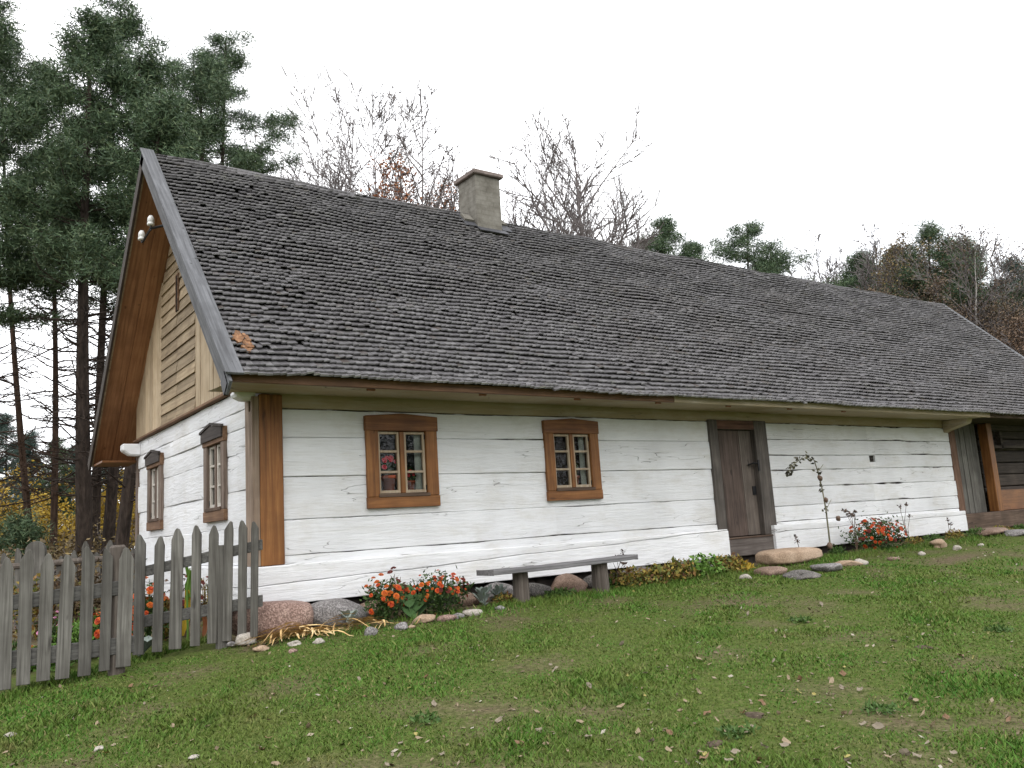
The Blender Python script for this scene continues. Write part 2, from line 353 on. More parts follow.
a = me.attributes.new('zone', 'FLOAT', 'POINT'); a.data.foreach_set('value', wd.ravel().astype(np.float32))
me.polygons.foreach_set('use_smooth', [True]*len(Q)); go = bpy.data.objects.new('ground', me); COL.objects.link(go); go['kind'] = 'structure'

# grass blades on the lawn (nobody could count them)
def fence_side(x, y):     # >0 in front of the fence line
    return -(y - (.35 + .55*(x+.3)))
N = 620000
r = 1.6*np.exp(rng.random(N)*math.log(26/1.6)); r = np.where(rng.random(N) < .5, 1.6+rng.random(N)**.75*12, r)
an = yw + np.radians(rng.uniform(-52, 47, N))
gx = CP[0]+r*np.cos(an); gy = CP[1]+r*np.sin(an); b = bare(gx, gy)
keep = (gy < -.62) & ((fence_side(gx, gy) > .0) | (gx > -.3)) & (rng.random(N) > b*.93)
gx, gy, r, b = gx[keep], gy[keep], r[keep], b[keep]; N = len(gx)
tuft = .5+.5*np.sin(2.3*gx+1.2*np.sin(1.7*gy))*np.sin(2.9*gy+1.1*np.sin(2.1*gx))
h = (.009+.019*rng.random(N)**1.6)*(1+1.4*tuft**3)*(1-.5*b)*np.where(np.sin(1.1*gx+2*np.sin(.8*gy)+.5)*np.sin(1.4*gy-.6*gx) > .1, .62, 1.05); w = .0022+.0008*r*rng.uniform(.6, 1.2, N)
t1 = rng.uniform(0, 2*math.pi, N); ln = rng.uniform(.2, 1.3, N)*h; t2 = rng.uniform(0, 2*math.pi, N)
gz = ground(gx, gy)
B = np.stack([gx, gy, gz-.004], -1); W = np.stack([np.cos(t1)*w, np.sin(t1)*w, 0*w], -1); T = np.stack([np.cos(t2)*ln, np.sin(t2)*ln, h], -1)
tri = np.stack([B-W, B+W, B+T*.62+W*.55+np.stack([0*h, 0*h, h*.12], -1), B+T], 1).reshape(-1, 3)
M_ = 26000; ex = rng.uniform(-.4, 15.5, M_); ey = -.66-np.abs(rng.normal(0, .22, M_))-.18*(.5+.5*np.sin(ex*2.3+np.sin(ex*.9)*2)); ee = ((ex > 1.25) | (rng.random(M_) < .15)) & (rng.random(M_) < .35+.65*(np.sin(ex*1.7+2)*np.sin(ex*.63) > -.1))
fx = rng.uniform(-4, -.2, M_//4); fy = .42+.55*(fx+.3)-np.abs(rng.normal(0, .12, M_//4)); ex, ey = np.concatenate([ex[ee], fx]), np.concatenate([ey[ee], fy]); M_ = len(ex)
h2 = rng.uniform(.025, .10, M_)*rng.random(M_)**.4; w2 = rng.uniform(.005, .010, M_); ta = rng.uniform(0, 6.28, M_); tb = rng.uniform(0, 6.28, M_); l2 = h2*rng.uniform(.2, .9, M_)
B2 = np.stack([ex, ey, ground(ex, ey)-.004], -1); W2_ = np.stack([np.cos(ta)*w2, np.sin(ta)*w2, 0*w2], -1); T2_ = np.stack([np.cos(tb)*l2, np.sin(tb)*l2, h2], -1)
tri = np.concatenate([tri, np.stack([B2-W2_, B2+W2_, B2+T2_*.62+W2_*.55, B2+T2_], 1).reshape(-1, 3)])
tag(fast_mesh('lawn_grass', tri, 4, GRASS), 'short patchy green lawn grass sloping down from the white house', 'grass', kind='stuff')
# ragged longer grass under the fence and at bed edge
# ------------------------------------------------------------------ the house
house = thing('log_house', 'long whitewashed log farmhouse with grey wooden shingle roof', 'house', (0, 0, 0))
W_ = 5.54; L_ = 14.53; EY, EZ = -.89, 2.27; RY, RZ = 2.77, 6.03; BY, BZ = 6.45, 2.15; VX0, VX1 = -.56, 20.65
def sag(x):
    x = np.asarray(x, float); t = np.clip((x+.5)/21, 0, 1)
    return -.055*np.sin(math.pi*t) + .012*np.sin(1.9*x) + .008*np.sin(4.3*x+1)
# logs -------------------------------------------------------------
def logs(mb, u0, u1, zs, openings, to_world, thick=.11, gap=.002, wav=.004, step=.10, seed=0):
    rn = random.Random(seed)
    for zi in range(len(zs)-1):
        za, zb = zs[zi], zs[zi+1]
        cuts = sorted({u0, u1} | {c for o in openings for c in o[:2] if u0 < c < u1})
        phs = [rn.uniform(0, 6) for _ in range(4)]; opn = rn.choice([.5, .9, 1.5, 2.2])
        def edge(u, k): return opn*wav*(-.25+math.sin(u*1.3+phs[k])+.6*math.sin(u*3.9+phs[k]*2)+.35*math.sin(u*11+phs[k]*3))
        bul = rn.uniform(.002, .007); base = rn.uniform(-.006, .008)
        for a, b in zip(cuts[:-1], cuts[1:]):
            mid = (a+b)/2; segs = [(za, zb)]
            for o in openings:
                if o[0] < mid < o[1]:
                    ns = []
                    for (p, q) in segs:
                        if o[2] > p+.005: ns.append((p, min(q, o[2])))
                        if o[3] < q-.005: ns.append((max(p, o[3]), q))
                        if o[2] >= q or o[3] <= p: ns = ns or [(p, q)]
                    segs = [s_ for s_ in dict.fromkeys(ns) if s_[1]-s_[0] > .008]
            for p, q in segs:
                n = max(1, int((b-a)/step)); prof = [0, .018, .3, .7, .982, 1]
                out = [-.009, 0, bul, bul, 0, -.011]
                vs = []; fs = []
                for i in range(n+1):
                    u = a+(b-a)*i/n
                    lo = p + (gap/2+max(0, edge(u, 0)+.2*wav) if p == za else 0); hi = q - (gap/2+max(0, edge(u, 1)+.2*wav) if q == zb else 0)
                    bump_ = base+.005*math.sin(u*2.1+phs[2])+.003*math.sin(u*6+phs[3])
                    for t, o_ in zip(prof, out): vs.append(to_world(u, lo+(hi-lo)*t, o_+bump_))
                    for t in (1, 0): vs.append(to_world(u, lo+(hi-lo)*t, -thick))
                m = 8
                for i in range(n):
                    for k in range(m):
                        k2 = (k+1) % m; fs.append((i*m+k, (i+1)*m+k, (i+1)*m+k2, i*m+k2))
                fs.append(tuple(range(m-1, -1, -1))); fs.append(tuple(n*m+k for k in range(m))); mb.add(vs, fs)
front = lambda u, v, w: (u, -w, v)
gable = lambda u, v, w: (-w, u, v)
W1, W2, WW, WZ0, WZ1 = 1.2816, 3.9031, .9513, .9595, 2.0393
DX0, DX1, DZ0, DZ1 = 7.1752, 8.5802, .2743, 2.1243
wo = [(x+.13, x+WW-.13, WZ0+.11, WZ1-.16) for x in (W1, W2)]
dop = (DX0+.12, DX1-.12, 0, DZ1-.08)
mb = MB()
logs(mb, .2, 7.25, [.36, .5, .88, 1.345, 1.78, 2.095], wo+[dop], front, seed=1)
logs(mb, 8.5, L_-.02, [.36, .455, .71, 1.02, 1.31, 1.555, 1.825, 2.095], [dop, (11.54, 11.73, 1.425, 1.545)], front, gap=.004, wav=.006, seed=2)
mb.build('front_wall', WHITE, house, smooth=False)
mb = MB(); logs(mb, .2, L_-.02, [2.097, 2.285], [(DX0, DX1, 2.0, 2.126)], front, gap=.012, wav=.008, seed=8); mb.build('frieze_log', CREAM_SHADED, house)  # top log course, its eave shade painted in by the darker wash
mb = MB(); GW1, GW2, GWW, GZ0, GZ1 = .9616, 3.9289, .8284, .9362, 2.03
go_ = [(y+.12, y+GWW-.12, GZ0+.12, GZ1-.14) for y in (GW1, GW2)]
logs(mb, .13, W_, [-.02, .42, .83, 1.24, 1.655, 1.935, 2.14, 2.37], go_, gable, seed=3, gap=.001, wav=.003)
mb.build('gable_wall', WHITE, house)
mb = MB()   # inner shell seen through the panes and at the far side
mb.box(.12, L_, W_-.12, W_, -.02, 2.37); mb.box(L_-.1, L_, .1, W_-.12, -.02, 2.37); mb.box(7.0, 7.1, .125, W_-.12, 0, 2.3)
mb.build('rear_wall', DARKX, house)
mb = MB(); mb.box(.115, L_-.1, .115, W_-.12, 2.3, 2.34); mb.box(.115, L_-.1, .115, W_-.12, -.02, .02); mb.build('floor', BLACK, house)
def caulk():
    k = NT('joint_caulking', .95, .05); n = k.noise(k.coord((2.2, 2.2, 5)), 1.0, 4, .6)
    k.color(k.ramp(n, [(.40, (.55, .55, .54)), (.48, (.20, .19, .17)), (.56, (.035, .03, .028))])); return k.m
# dark caulking behind the joints
mb = MB()
def back(u0, u1, z0, z1, ops, tw):
    us = sorted({u0, u1} | {c for o in ops for c in o[:2]})
    for a, b in zip(us[:-1], us[1:]):
        m = (a+b)/2; cur = z0
        for o in sorted(ops, key=lambda q: q[2]):
            if o[0] < m < o[1]:
                if o[2] > cur: mb.add([tw(a, cur, -.032), tw(b, cur, -.032), tw(b, o[2], -.032), tw(a, o[2], -.032)], [(0, 1, 2, 3)])
                cur = o[3]
        if cur < z1: mb.add([tw(a, cur, -.032), tw(b, cur, -.032), tw(b, z1, -.032), tw(a, z1, -.032)], [(0, 1, 2, 3)])
back(.2, L_-.03, .3, 2.28, wo+[dop], front); back(.14, W_, 0, 2.37, go_, gable)
mb.build('joint_caulking', caulk(), house)
# sill logs
mb = MB()
def sill(x0, x1, zs_, seed):
    rn = random.Random(seed)
    for (za, zb) in zs_:
        n = int((x1-x0)/.12); vs = []; fs = []; ph = rn.uniform(0, 6)
        for i in range(n+1):
            u = x0+(x1-x0)*i/n
            A = za(u) if callable(za) else za; B_ = zb(u) if callable(zb) else zb
            e = .006*math.sin(u*1.7+ph)+.003*math.sin(u*7+ph)
            for y, z in ((-.096-e, A+.001), (-.101-e, A+.007), (-.103-e, (A+B_)/2), (-.101-e, B_-.010), (-.092-e, B_-.001), (.03, B_-.001), (.03, A+.002)): vs.append((u, y, z))
        m = 7
        for i in range(n):
            for k in range(m):
                k2 = (k+1) % m; fs.append((i*m+k, i*m+k2, (i+1)*m+k2, (i+1)*m+k))
        fs += [tuple(range(m)), tuple(n*m+k for k in range(m-1, -1, -1))]; mb.add(vs, fs)
crack = lambda u: .205+.026*u+.005*math.sin(u*2.3)+.003*math.sin(u*6.1)+.002*math.sin(u*17)
sill(-.06, 7.30, [(0, lambda u: crack(u)-.0005-.002*max(0, math.sin(u*1.9+1))), (lambda u: crack(u)+.0005+.0015*max(0, math.sin(u*2.7)), lambda u: .405+.006*math.sin(u*1.1))], 1)
c2 = lambda u: .30+.004*(u-8.4)+.006*math.sin(u*3)
sill(8.42, L_+.03, [(0, lambda u: c2(u)-.003), (c2, lambda u: .408+.008*math.sin(u*1.6))], 2)
for y0, y1 in ((-.03, W_),):
    mb.box(-.09, .0, y0, y1, -.01, .19); mb.box(-.092, .0, y0+.05, y1, .198, .40)
mb.build('sill_beam', WHITE2, house, bevel=.006)
mb = MB(); rn_ = random.Random(77); x = -.02
while x < 20.3:
    w_ = rn_.uniform(.18, .5); y0_ = .02+rn_.uniform(0, .05); vs_, f_ = None, None
    mb.box(x, min(x+w_-.02, 20.35), y0_, .3, -.45, -.012-rn_.uniform(0, .03), 0, .02); x += w_
mb.box(.01, .2, .3, W_, -.45, -.02, 0); mb.build('foundation', plain('dark_foundation', (.055, .048, .042), .95, .05, 0, .5, 5), house, bevel=.03)
# corner post: orange face on the front, pale grey-brown face on the gable
post = MB().box(.026, .285, -.05, .0, .41, 2.245).build('corner_post', ORANGE, house, bevel=.008)
mb = MB(); mb.box(-.055, .023, -.046, -.002, .41, 2.22); mb.box(-.055, -.005, .0, .07, .41, 2.06); mb.box(-.05, -.004, .075, .20, .41, 2.24); mb.build('corner_board', wood('pale_brown_board', (.10, .07, .05), (.23, .17, .125), (.33, .26, .20), 'z', .8, .3), post, bevel=.006)
mb = MB(); mb.box(-.02, .0, W_-.02, W_+.14, .0, 2.3); mb.build('rear_corner_board', GWIN, house)
# projecting plate ends
def beam_end(y, z, mat_, s=.10, e=.24):
    mb = MB(); pr = [(-e, z+s), (-e, z-.2*s), (-e*.6, z-s), (-.0, z-1.1*s), (0, z+s)]
    mb.prism([(x, y-.09, zz) for x, zz in pr], (0, .2, 0)); return mb.build('beam_end', mat_, house, bevel=.02)
beam_end(5.46, 2.24, [WHITE2], .09, .28); beam_end(.06, 2.235, [WHITE2], .05, .22)
mb = MB(); mb.prism([(14.33, 0, 2.25), (14.33, -.55, 2.25), (14.33, -.5, 2.14), (14.33, -.1, 2.04), (14.33, 0, 2.0)], (.2, 0, 0)); mb.build('beam_end', CREAM_SHADED, house, bevel=.015)
# soffit and fascia
mb = MB()
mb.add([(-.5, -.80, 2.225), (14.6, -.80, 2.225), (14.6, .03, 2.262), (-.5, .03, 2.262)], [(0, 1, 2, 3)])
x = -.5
mb.build('soffit', CREAM_SHADED, house)
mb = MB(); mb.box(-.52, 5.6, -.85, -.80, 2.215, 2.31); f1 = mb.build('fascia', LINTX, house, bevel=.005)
mb = MB(); mb.box(5.6, 14.6, -.855, -.80, 2.215, 2.31); mb.build('fascia', CREAM_SHADED, house, bevel=.005)
mb = MB(); mb.box(14.6, 20.5, -.85, -.80, 2.215, 2.31); mb.build('fascia', BROWNX, house, bevel=.005)
for i in range(7):
    x = .95+1.45*i
    MB().box(x, x+.10, -.80, -.76, 2.195, 2.222).build('rafter_end', ORANGEX, house, bevel=.008)
# gable overhang soffit (under the verge)
sl = np.array([0, RY-EY, RZ-EZ]); LEN = np.linalg.norm(sl); sl /= LEN; nr = np.array([0, -sl[2], sl[1]])
sb = np.array([0, RY-BY, RZ-BZ]); LENB = np.linalg.norm(sb); sb /= LENB; nb = np.array([0, sb[2]*1.0, -sb[1]]); nb = nb if nb[2] > 0 else -nb
EP = np.array([0, EY, EZ]); BP = np.array([0, BY, BZ])
mb = MB()
for i, (xa, xb) in enumerate(((-.53, -.27), (-.265, .10))):
    xm, hw = (xa+xb)/2, (xb-xa)/2
    for P, s_, n_, ln_ in ((EP, sl, nr, LEN), (BP, sb, nb, LENB)):
        c = P + s_*(ln_/2-.02) - n_*(.075+.004*i); c[0] = xm
        mb.obox(c, (hw, 0, 0), s_*(ln_/2-.05), n_*.012)
mb.build('verge_soffit', SOFFIT, house)
mb = MB(); mb.box(-.53, .0, 5.62, 6.38, 2.06, 2.09); mb.box(-.53, .0, 6.36, 6.40, 2.06, 2.2); mb.build('eave_box', ORANGEX, house)
# barge boards
mb = MB()
for P, s_, n_, ln_ in ((EP, sl, nr, LEN),):
    c = P + s_*(ln_/2-.04) - n_*.055; c[0] = -.575; mb.obox(c, (.016, 0, 0), s_*(ln_/2+.10), n_*.085)
mb.build('barge_board', GREYCAP, house, bevel=.004)
mb = MB(); c = BP + sb*(LENB/2-.02) - nb*.05; c[0] = -.575; mb.obox(c, (.016, 0, 0), sb*(LENB/2+.06), nb*.085); mb.build('barge_board', plain('dark_stained_barge', (.045, .035, .028), .8), house)
mb = MB(); c = BP + sb*(LENB/2-.02) - nb*.115; c[0] = -.555; mb.obox(c, (.02, 0, 0), sb*(LENB/2-.02), nb*.010); mb.build('verge_strip', PALEY, house)
mb = MB(); c = EP + sl*(LEN/2-.02) + nr*.075; c[0] = -.535; mb.obox(c, (.088, 0, 0), sl*(LEN/2+.06), nr*.014)
mb.build('capping_board', GREYCAP, house, bevel=.004); mb = MB(); c = EP + sl*(LEN*.5) + nr*.055; c[0] = 20.62; mb.obox(c, (.11, 0, 0), sl*(LEN/2+.04), nr*.02); mb.build('capping_board', GREYCAP, house, bevel=.004)
MB().obox((-.58, -.86, 2.19), (.022, 0, 0), (0, .05, .07), (0, .05, -.05)).build('barge_end', IRON, house)
# gable boarding
def roof_z(y): return min(EZ+(y-EY)*(RZ-EZ)/(RY-EY), RZ+(y-RY)*(BZ-RZ)/(BY-RY)) - .13
mb = MB(); y = .02; rn = random.Random(5)
def vboard(y0, y1, x):
    z0 = 2.41; pts = [(x, y0, z0), (x, y1, z0), (x, y1, max(z0+.01, roof_z(y1))), (x, y0, max(z0+.01, roof_z(y0)))]
    mb.prism(pts, (.02, 0, 0))
for lo, hi in ((0.02, 2.2), (4.0, 5.62)):
    y = lo; mb = MB()
    while y < hi-.02:
        w_ = min(rn.uniform(.115, .16), hi-y); vboard(y, y+w_-.007, -.035+rn.uniform(-.004, .004)); y += w_
    mb.build('vertical_boarding', PALEZ, house)
mb = MB(); z = 2.41; row = 0
while z < 5.75:
    hgt = .165; ys_ = [2.2, 3.12+rn.uniform(-.01, .01), 4.0]
    for a, b_ in zip(ys_[:-1], ys_[1:]):
        a2, b2 = a+.004, b_-.004
        def lim(zz):
            return EY+(zz+.13-EZ)*(RY-EY)/(RZ-EZ), RY+(zz+.13-RZ)*(BY-RY)/(BZ-RZ)
        fl, bl = lim(z+hgt); y0_, y1_ = max(a2, fl), min(b2, bl)
        if y1_-y0_ > .03:
            xx = rn.uniform(-.003, .003)
            mb.prism([(-.045+xx, y0_, z), (-.022+xx, y0_, z+hgt+.008), (-.0, y0_, z+hgt+.008), (-.0, y0_, z)], (0, y1_-y0_, 0))
    z += hgt
mb.build('horizontal_boarding', PALEY, house)
MB().prism([(.01, .0, 2.38), (.01, 5.6, 2.38), (.01, RY, 5.92)], (.02, 0, 0)).build('gable_backing', BLACK, house)
MB().box(-.075, -.003, -.02, 5.66, 2.372, 2.41).build('drip_board', BROWNY, house, bevel=.006)
sf = MB(); sf.box(-.06, -.035, 2.98, 3.0, 3.93, 4.45); sf.box(-.06, -.035, 3.09, 3.11, 3.93, 4.45); sf.box(-.058, -.035, 2.98, 3.11, 4.45, 4.47); sf = sf.build('slit_window', BROWNY, house)
MB().box(-.052, -.04, 3.0, 3.09, 3.93, 4.45).build('slit_dark_panel', BLACK, sf)  # solid black panel, colour standing for the darkness inside the slit
# insulators on an iron arm
arm = MB().tube([(-.16, 2.3, 4.98), (-.5, 2.62, 4.93), (-.52, 3.0, 4.86)], [.018]*3, 6)
arm.tube([(-.5, 2.62, 4.9), (-.5, 2.62, 5.0)], [.012]*2, 6); arm.tube([(-.52, 3.05, 4.86), (-.52, 3.06, 4.95)], [.012]*2, 6)
arm = arm.build('insulator_arm', IRON, house)
for c in ((-.5, 2.62, 4.97), (-.52, 3.06, 4.9)):
    MB().lathe(c, [(.025, 0), (.048, .005), (.048, .035), (.032, .045), (.047, .058), (.043, .105), (.024, .14)], 12).build('insulator', PORC, arm, smooth=True)
# roof --------------------------------------------------------------
def shingles(P, s_, n_, ln_, exposure, wmin, wmax, x0, x1, seed):
    r_ = np.random.default_rng(seed); out = []
    rows = int(ln_/exposure)+1
    for k in range(-1, rows):
        d0 = k*exposure + (0 if k >= 0 else exposure*.55)
        x = x0 - r_.random()*.05
        rowlift = r_.uniform(0, .008)
        while x < x1:
            w = r_.uniform(wmin, wmax); xa, xb = x+.002, min(x+w-.002, x1); x += w
            if r_.random() < .006 and k > 1: continue
            dd = d0 + r_.normal(0, .0032) + .010*math.sin(x*1.1+k*.15) + .006*math.sin(x*3.7+k*.4) - (.04*r_.random() if r_.random() < .025 else 0)
            du = min(dd+exposure*1.7, ln_+.03)
            lift = .055+rowlift+r_.normal(0, .0025); th = .017 if k > 0 else .024
            tw = .013+r_.normal(0, .005)
            if r_.random() < .02: lift += .02
            sg = sag((xa+xb)/2)*max(0, min(1, (d0/ln_)*1.2)) + .008*math.sin(x*.9+k*.45) + .006*math.sin(x*2.3-k*.7)
            vs = []
            for (xx, t) in ((xa, 0), (xb, tw)):
                for dd_, hh in ((dd, lift+t), (du, .004+t*.2)):
                    for o_ in (0, th):
                        p = P + s_*dd_ + n_*(hh+o_); vs.append((xx, p[1], p[2]+sg))
            out.append(vs)
    V_ = np.array(out).reshape(-1, 3); n = len(out)
    # vertex order per shingle: xa(lo b,t / hi b,t), xb(lo b,t / hi b,t)
    fq = np.array([(1, 5, 7, 3), (0, 4, 5, 1), (0, 1, 3, 2), (4, 6, 7, 5), (0, 2, 6, 4)])
    Fq = (np.arange(n)[:, None, None]*8 + fq[None]).reshape(-1, 4)
    return V_, Fq
Va, Fa = shingles(EP, sl, nr, LEN, .104, .055, .095, -.46, 20.55, 11)
Vb, Fb = shingles(BP, sb, nb, LENB, .2, .14, .22, -.42, 20.55, 12)
deck = MB()
dv = []
def deckslab(P, s_, n_, ln_):
    n = 30; vs = []; fs = []
    for i in range(n+1):
        x = -.555+(20.6+.555)*i/n
        for j, d in enumerate((.07, ln_)):
            for o_ in (-.035, -.004):
                p = P+s_*d+n_*o_; vs.append((x, p[1], p[2]+(float(sag(x))-.01 if j else 0)))
    for i in range(n):
        b0, b1 = i*4, i*4+4
        fs += [(b0+1, b1+1, b1+3, b0+3), (b0, b0+2, b1+2, b1), (b0, b1, b1+1, b0+1)]
    fs += [(0, 1, 3, 2), (n*4, n*4+2, n*4+3, n*4+1)]; deck.add(vs, fs)
deckslab(EP, sl, nr, LEN); deckslab(BP, sb, nb, LENB)
nd = len(deck.v); rm = bpy.data.meshes.new('roof')
allv = np.concatenate([np.array(deck.v), Va, Vb]); allf = [tuple(f) for f in deck.f] + (Fa+nd).tolist() + (Fb+nd+len(Va)).tolist()
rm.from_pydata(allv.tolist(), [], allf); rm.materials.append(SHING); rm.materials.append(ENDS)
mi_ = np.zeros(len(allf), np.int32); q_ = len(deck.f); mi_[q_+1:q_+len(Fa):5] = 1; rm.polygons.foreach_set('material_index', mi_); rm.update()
roof = bpy.data.objects.new('roof', rm); COL.objects.link(roof); roof.parent = house
mb = MB()   # ridge boards
rg = [-.45+.5*i for i in range(43)]
for i in range(42):
    xa, xb = rg[i], min(rg[i+1]+.03, 20.55); s0, s1 = float(sag(xa)), float(sag(xb)); dz = random.uniform(-.008, .008)
    mb.add([(xa, RY-.16, RZ-.085+s0+dz), (xb, RY-.16, RZ-.085+s1+dz), (xb, RY-.02, RZ+.065+s1+dz), (xa, RY-.02, RZ+.065+s0+dz), (xa, RY+.16, RZ-.085+s0), (xb, RY+.16, RZ-.085+s1)], [(0, 1, 2, 3), (3, 2, 5, 4)])
mb.build('ridge', SHING, roof)
mb = MB()
for i in range(22):
    c = EP + sl*(.50+random.uniform(-.15, .15)) + nr*(.07+random.uniform(0, .02)); c[0] = -.36+random.uniform(-.05, .10)
    a = random.uniform(-.5, .5); ax = np.array([math.cos(a), 0, 0])+sl*math.sin(a); ay = np.cross(nr, ax)
    mb.obox(c, ax*random.uniform(.012, .03), ay*random.uniform(.03, .07), nr*.010+ax*random.uniform(-.006, .006))
mb.build('broken_shingles', TORN, roof)
# chimney
CX0, CX1, CY0, CY1, CT = 4.68, 5.19, 2.38, 2.93, 6.66
ch = MB().box(CX0, CX1, CY0, CY1, 5.3, CT, 0, .004).build('chimney', CHIM, house, bevel=.012)
MB().box(CX0-.06, CX1+.055, CY0-.06, CY1+.06, CT, CT+.075, 0, .006).build('cap', CAP, ch, bevel=.012)
mb = MB(); p = EP+sl*(LEN-.60)
mb.obox((4.95, CY0-.06, 5.66), (.30, 0, 0), (0, .07, .055), nr*.008); mb.obox((4.56, CY0+.14, 5.86), (.10, 0, .0), sl*.22, nr*.008+np.array([.012, 0, 0])); mb.obox((5.30, CY0+.14, 5.86), (.10, 0, .0), sl*.2, nr*.008); mb.build('flashing', LEAD, ch)
mb = MB(); mb.obox((4.56, CY0+.14, 5.90), (.09, 0, .0), sl*.10, nr*.018); mb.build('mortar_fillet', CHIM, ch); mb = MB(); mb.obox((5.30, CY0+.2, 5.95), (.09, 0, .0), sl*.08, nr*.018); mb.build('mortar_fillet', CHIM, ch)

# windows ------------------------------------------------------------
def window(T, w, h, casing, sashm, hood=False, curtain='r'):
    def bx(mb, u0, u1, v0, v1, w0, w1): 
        vs = [T(u, v, q) for q in (w0, w1) for v in (v0, v1) for u in (u0, u1)]
        mb.add(vs, [(0,2,3,1), (4,5,7,6), (0,1,5,4), (2,6,7,3), (0,4,6,2), (1,3,7,5)])
    c = MB(); s = .155*w/.95; bt = .13; tp = .175
    bx(c, 0, s, bt+.002, h-.002, .002, .05); bx(c, w-s, w, bt+.002, h-.002, .002, .05)
    pk = .035 if not hood else .06
    # reveal lining behind the casing
    for (u0, u1, v0, v1) in ((s-.03, s, bt-.02, h-tp+.02), (w-s, w-s+.03, bt-.02, h-tp+.02), (s, w-s, bt-.02, bt), (s, w-s, h-tp, h-tp+.02)): bx(c, u0, u1, v0, v1, -.11, .001)
    win = c.build('window', casing, house, bevel=.006)
    level = BROWNY if hood else ORANGEX
    q_ = MB(); bx(q_, -.005, w+.005, 0, bt, .002, .055); q_.build('apron_board', level, win, bevel=.006)
    q_ = MB(); q_.prism([T(-.01, h-tp, .004), T(w+.01, h-tp, .004), T(w+.01, h, .004), T(w/2, h+pk, .004), T(-.01, h, .004)], np.array(T(0, 0, .058))-np.array(T(0, 0, 0))); q_.build('lintel_board', level if hood else LINT, win, bevel=.006)
    if hood:
        hd = MB(); hd.prism([T(-.03, h-.01, .06), T(w/2, h+pk+.0, .06), T(w+.03, h-.01, .06), T(w+.03, h+.02, .06), T(w/2, h+pk+.03, .06), T(-.03, h+.02, .06)], np.array(T(0, 0, .035))-np.array(T(0, 0, 0)))
        hd.prism([T(.0, h-.12, .063), T(w, h-.12, .063), T(w, h-.012, .063), T(w/2, h+pk-.01, .063), T(0, h-.012, .063)], np.array(T(0, 0, .02))-np.array(T(0, 0, 0)))
        hd.build('hood', [wood('dark_hood_wood', (.02, .016, .014), (.055, .045, .04), (.09, .075, .068), 'y', .85)], win)
    sl_ = MB(); bx(sl_, s-.02, w-s+.02, bt-.005, bt+.035, .0, .066); sl_.build('sill', [BROWNX], win, bevel=.004)
    u0, u1, v0, v1 = s+.004, w-s-.004, bt+.04, h-tp-.006; mid = (u0+u1)/2
    ms = MB(); bx(ms, mid-.03, mid+.03, v0, v1, -.035, .028); ms.build('meeting_stile', casing, win, bevel=.004)
    for a, b_ in ((u0, mid-.032), (mid+.032, u1)):
        sh = MB(); t = .03
        bx(sh, a, a+t, v0, v1, -.03, .012); bx(sh, b_-t, b_, v0, v1, -.03, .012); bx(sh, a+t, b_-t, v1-t, v1, -.03, .011); bx(sh, a+t, b_-t, v0, v0+t*1.2, -.03, .011)
        for q in (1, 2):
            z = v0+(v1-v0)*(q/3+.01); bx(sh, a+t, b_-t, z-.014, z+.014, -.026, .008)
        sash = sh.build('sash', sashm, win, bevel=.003)
        pn = MB(); pn.add([T(a+t-.004, v0+.01, -.016), T(b_-t+.004, v0+.01, -.016), T(b_-t+.004, v1-.01, -.016), T(a+t-.004, v1-.01, -.016)], [(0, 1, 2, 3)]); pn.build('pane', GLASS, sash)
        for v in (v0+.06, v1-.06):
            hg = MB(); uu = a-.006 if a == u0 else b_-.008; bx(hg, uu, uu+.014, v-.03, v+.03, .012, .02); hg.build('hinge', IRON, sash)
    n = 8
    spans = [(u1-.08, u1+.02)] if curtain == 'r' else [(u0-.02, u0+.05), (u1-.06, u1+.02)]
    for a, b_ in spans:
        vs = []; fs = []; cu = MB()
        for i in range(n+1):
            u = a+(b_-a)*i/n; q = -.10+.012*(1 if i % 2 else -1)
            vs += [T(u, v0-.02, q), T(u, v1+.02, q)]
            if i: fs.append((2*i-2, 2*i, 2*i+1, 2*i-1))
        cu.add(vs, fs); cu.build('curtain', CURT, win)
    return win
for x in (W1, W2): window(lambda u, v, q, x=x: (x+u, -q, WZ0+v), WW, WZ1-WZ0, ORANGE, MUNT)
for y in (GW1, GW2): window(lambda u, v, q, y=y: (-q, y+GWW-u, GZ0+v), GWW, GZ1-GZ0, GWIN, MUNTW, True, 'b')
MB().box(11.5, 11.77, .04, .10, 1.40, 1.57).build('vent_dark_backing', BLACK, house)  # black box added behind the vent so that its inside looks unlit
# door ---------------------------------------------------------------
mb = MB(); mb.box(DX0, DX0+.2, -.045, .11, DZ0, DZ1); mb.box(DX1-.31, DX1, -.045, .11, DZ0, DZ1); mb.box(DX0+.2, DX1-.31, -.03, .11, DZ1-.15, DZ1-.003)
dr = mb.build('door', DARKZ, house, bevel=.008)
MB().box(DX0+.203, DX1-.313, -.036, -.031, DZ1-.145, DZ1-.01).build('door_header', ORANGEX and wood('red_brown_header', (.045, .02, .013), (.12, .055, .035), (.18, .09, .06), 'x', .7), dr)
lf = MB(); a0, a1 = DX0+.205, DX1-.315
lf.box(a0, a0+.10, .05, .09, DZ0+.01, DZ1-.155); lf.box(a0+.104, a0+.58, .048, .09, DZ0+.01, DZ1-.155)
leaf = lf.build('door_leaf', REDDISH, dr, bevel=.005)
MB().box(a0+.585, a1, .046, .09, DZ0+.01, DZ1-.155).build('plank', GREYZ and wood('grey_brown_plank', (.045, .036, .03), (.11, .09, .075), (.17, .145, .125), 'z', .8), leaf, bevel=.005)
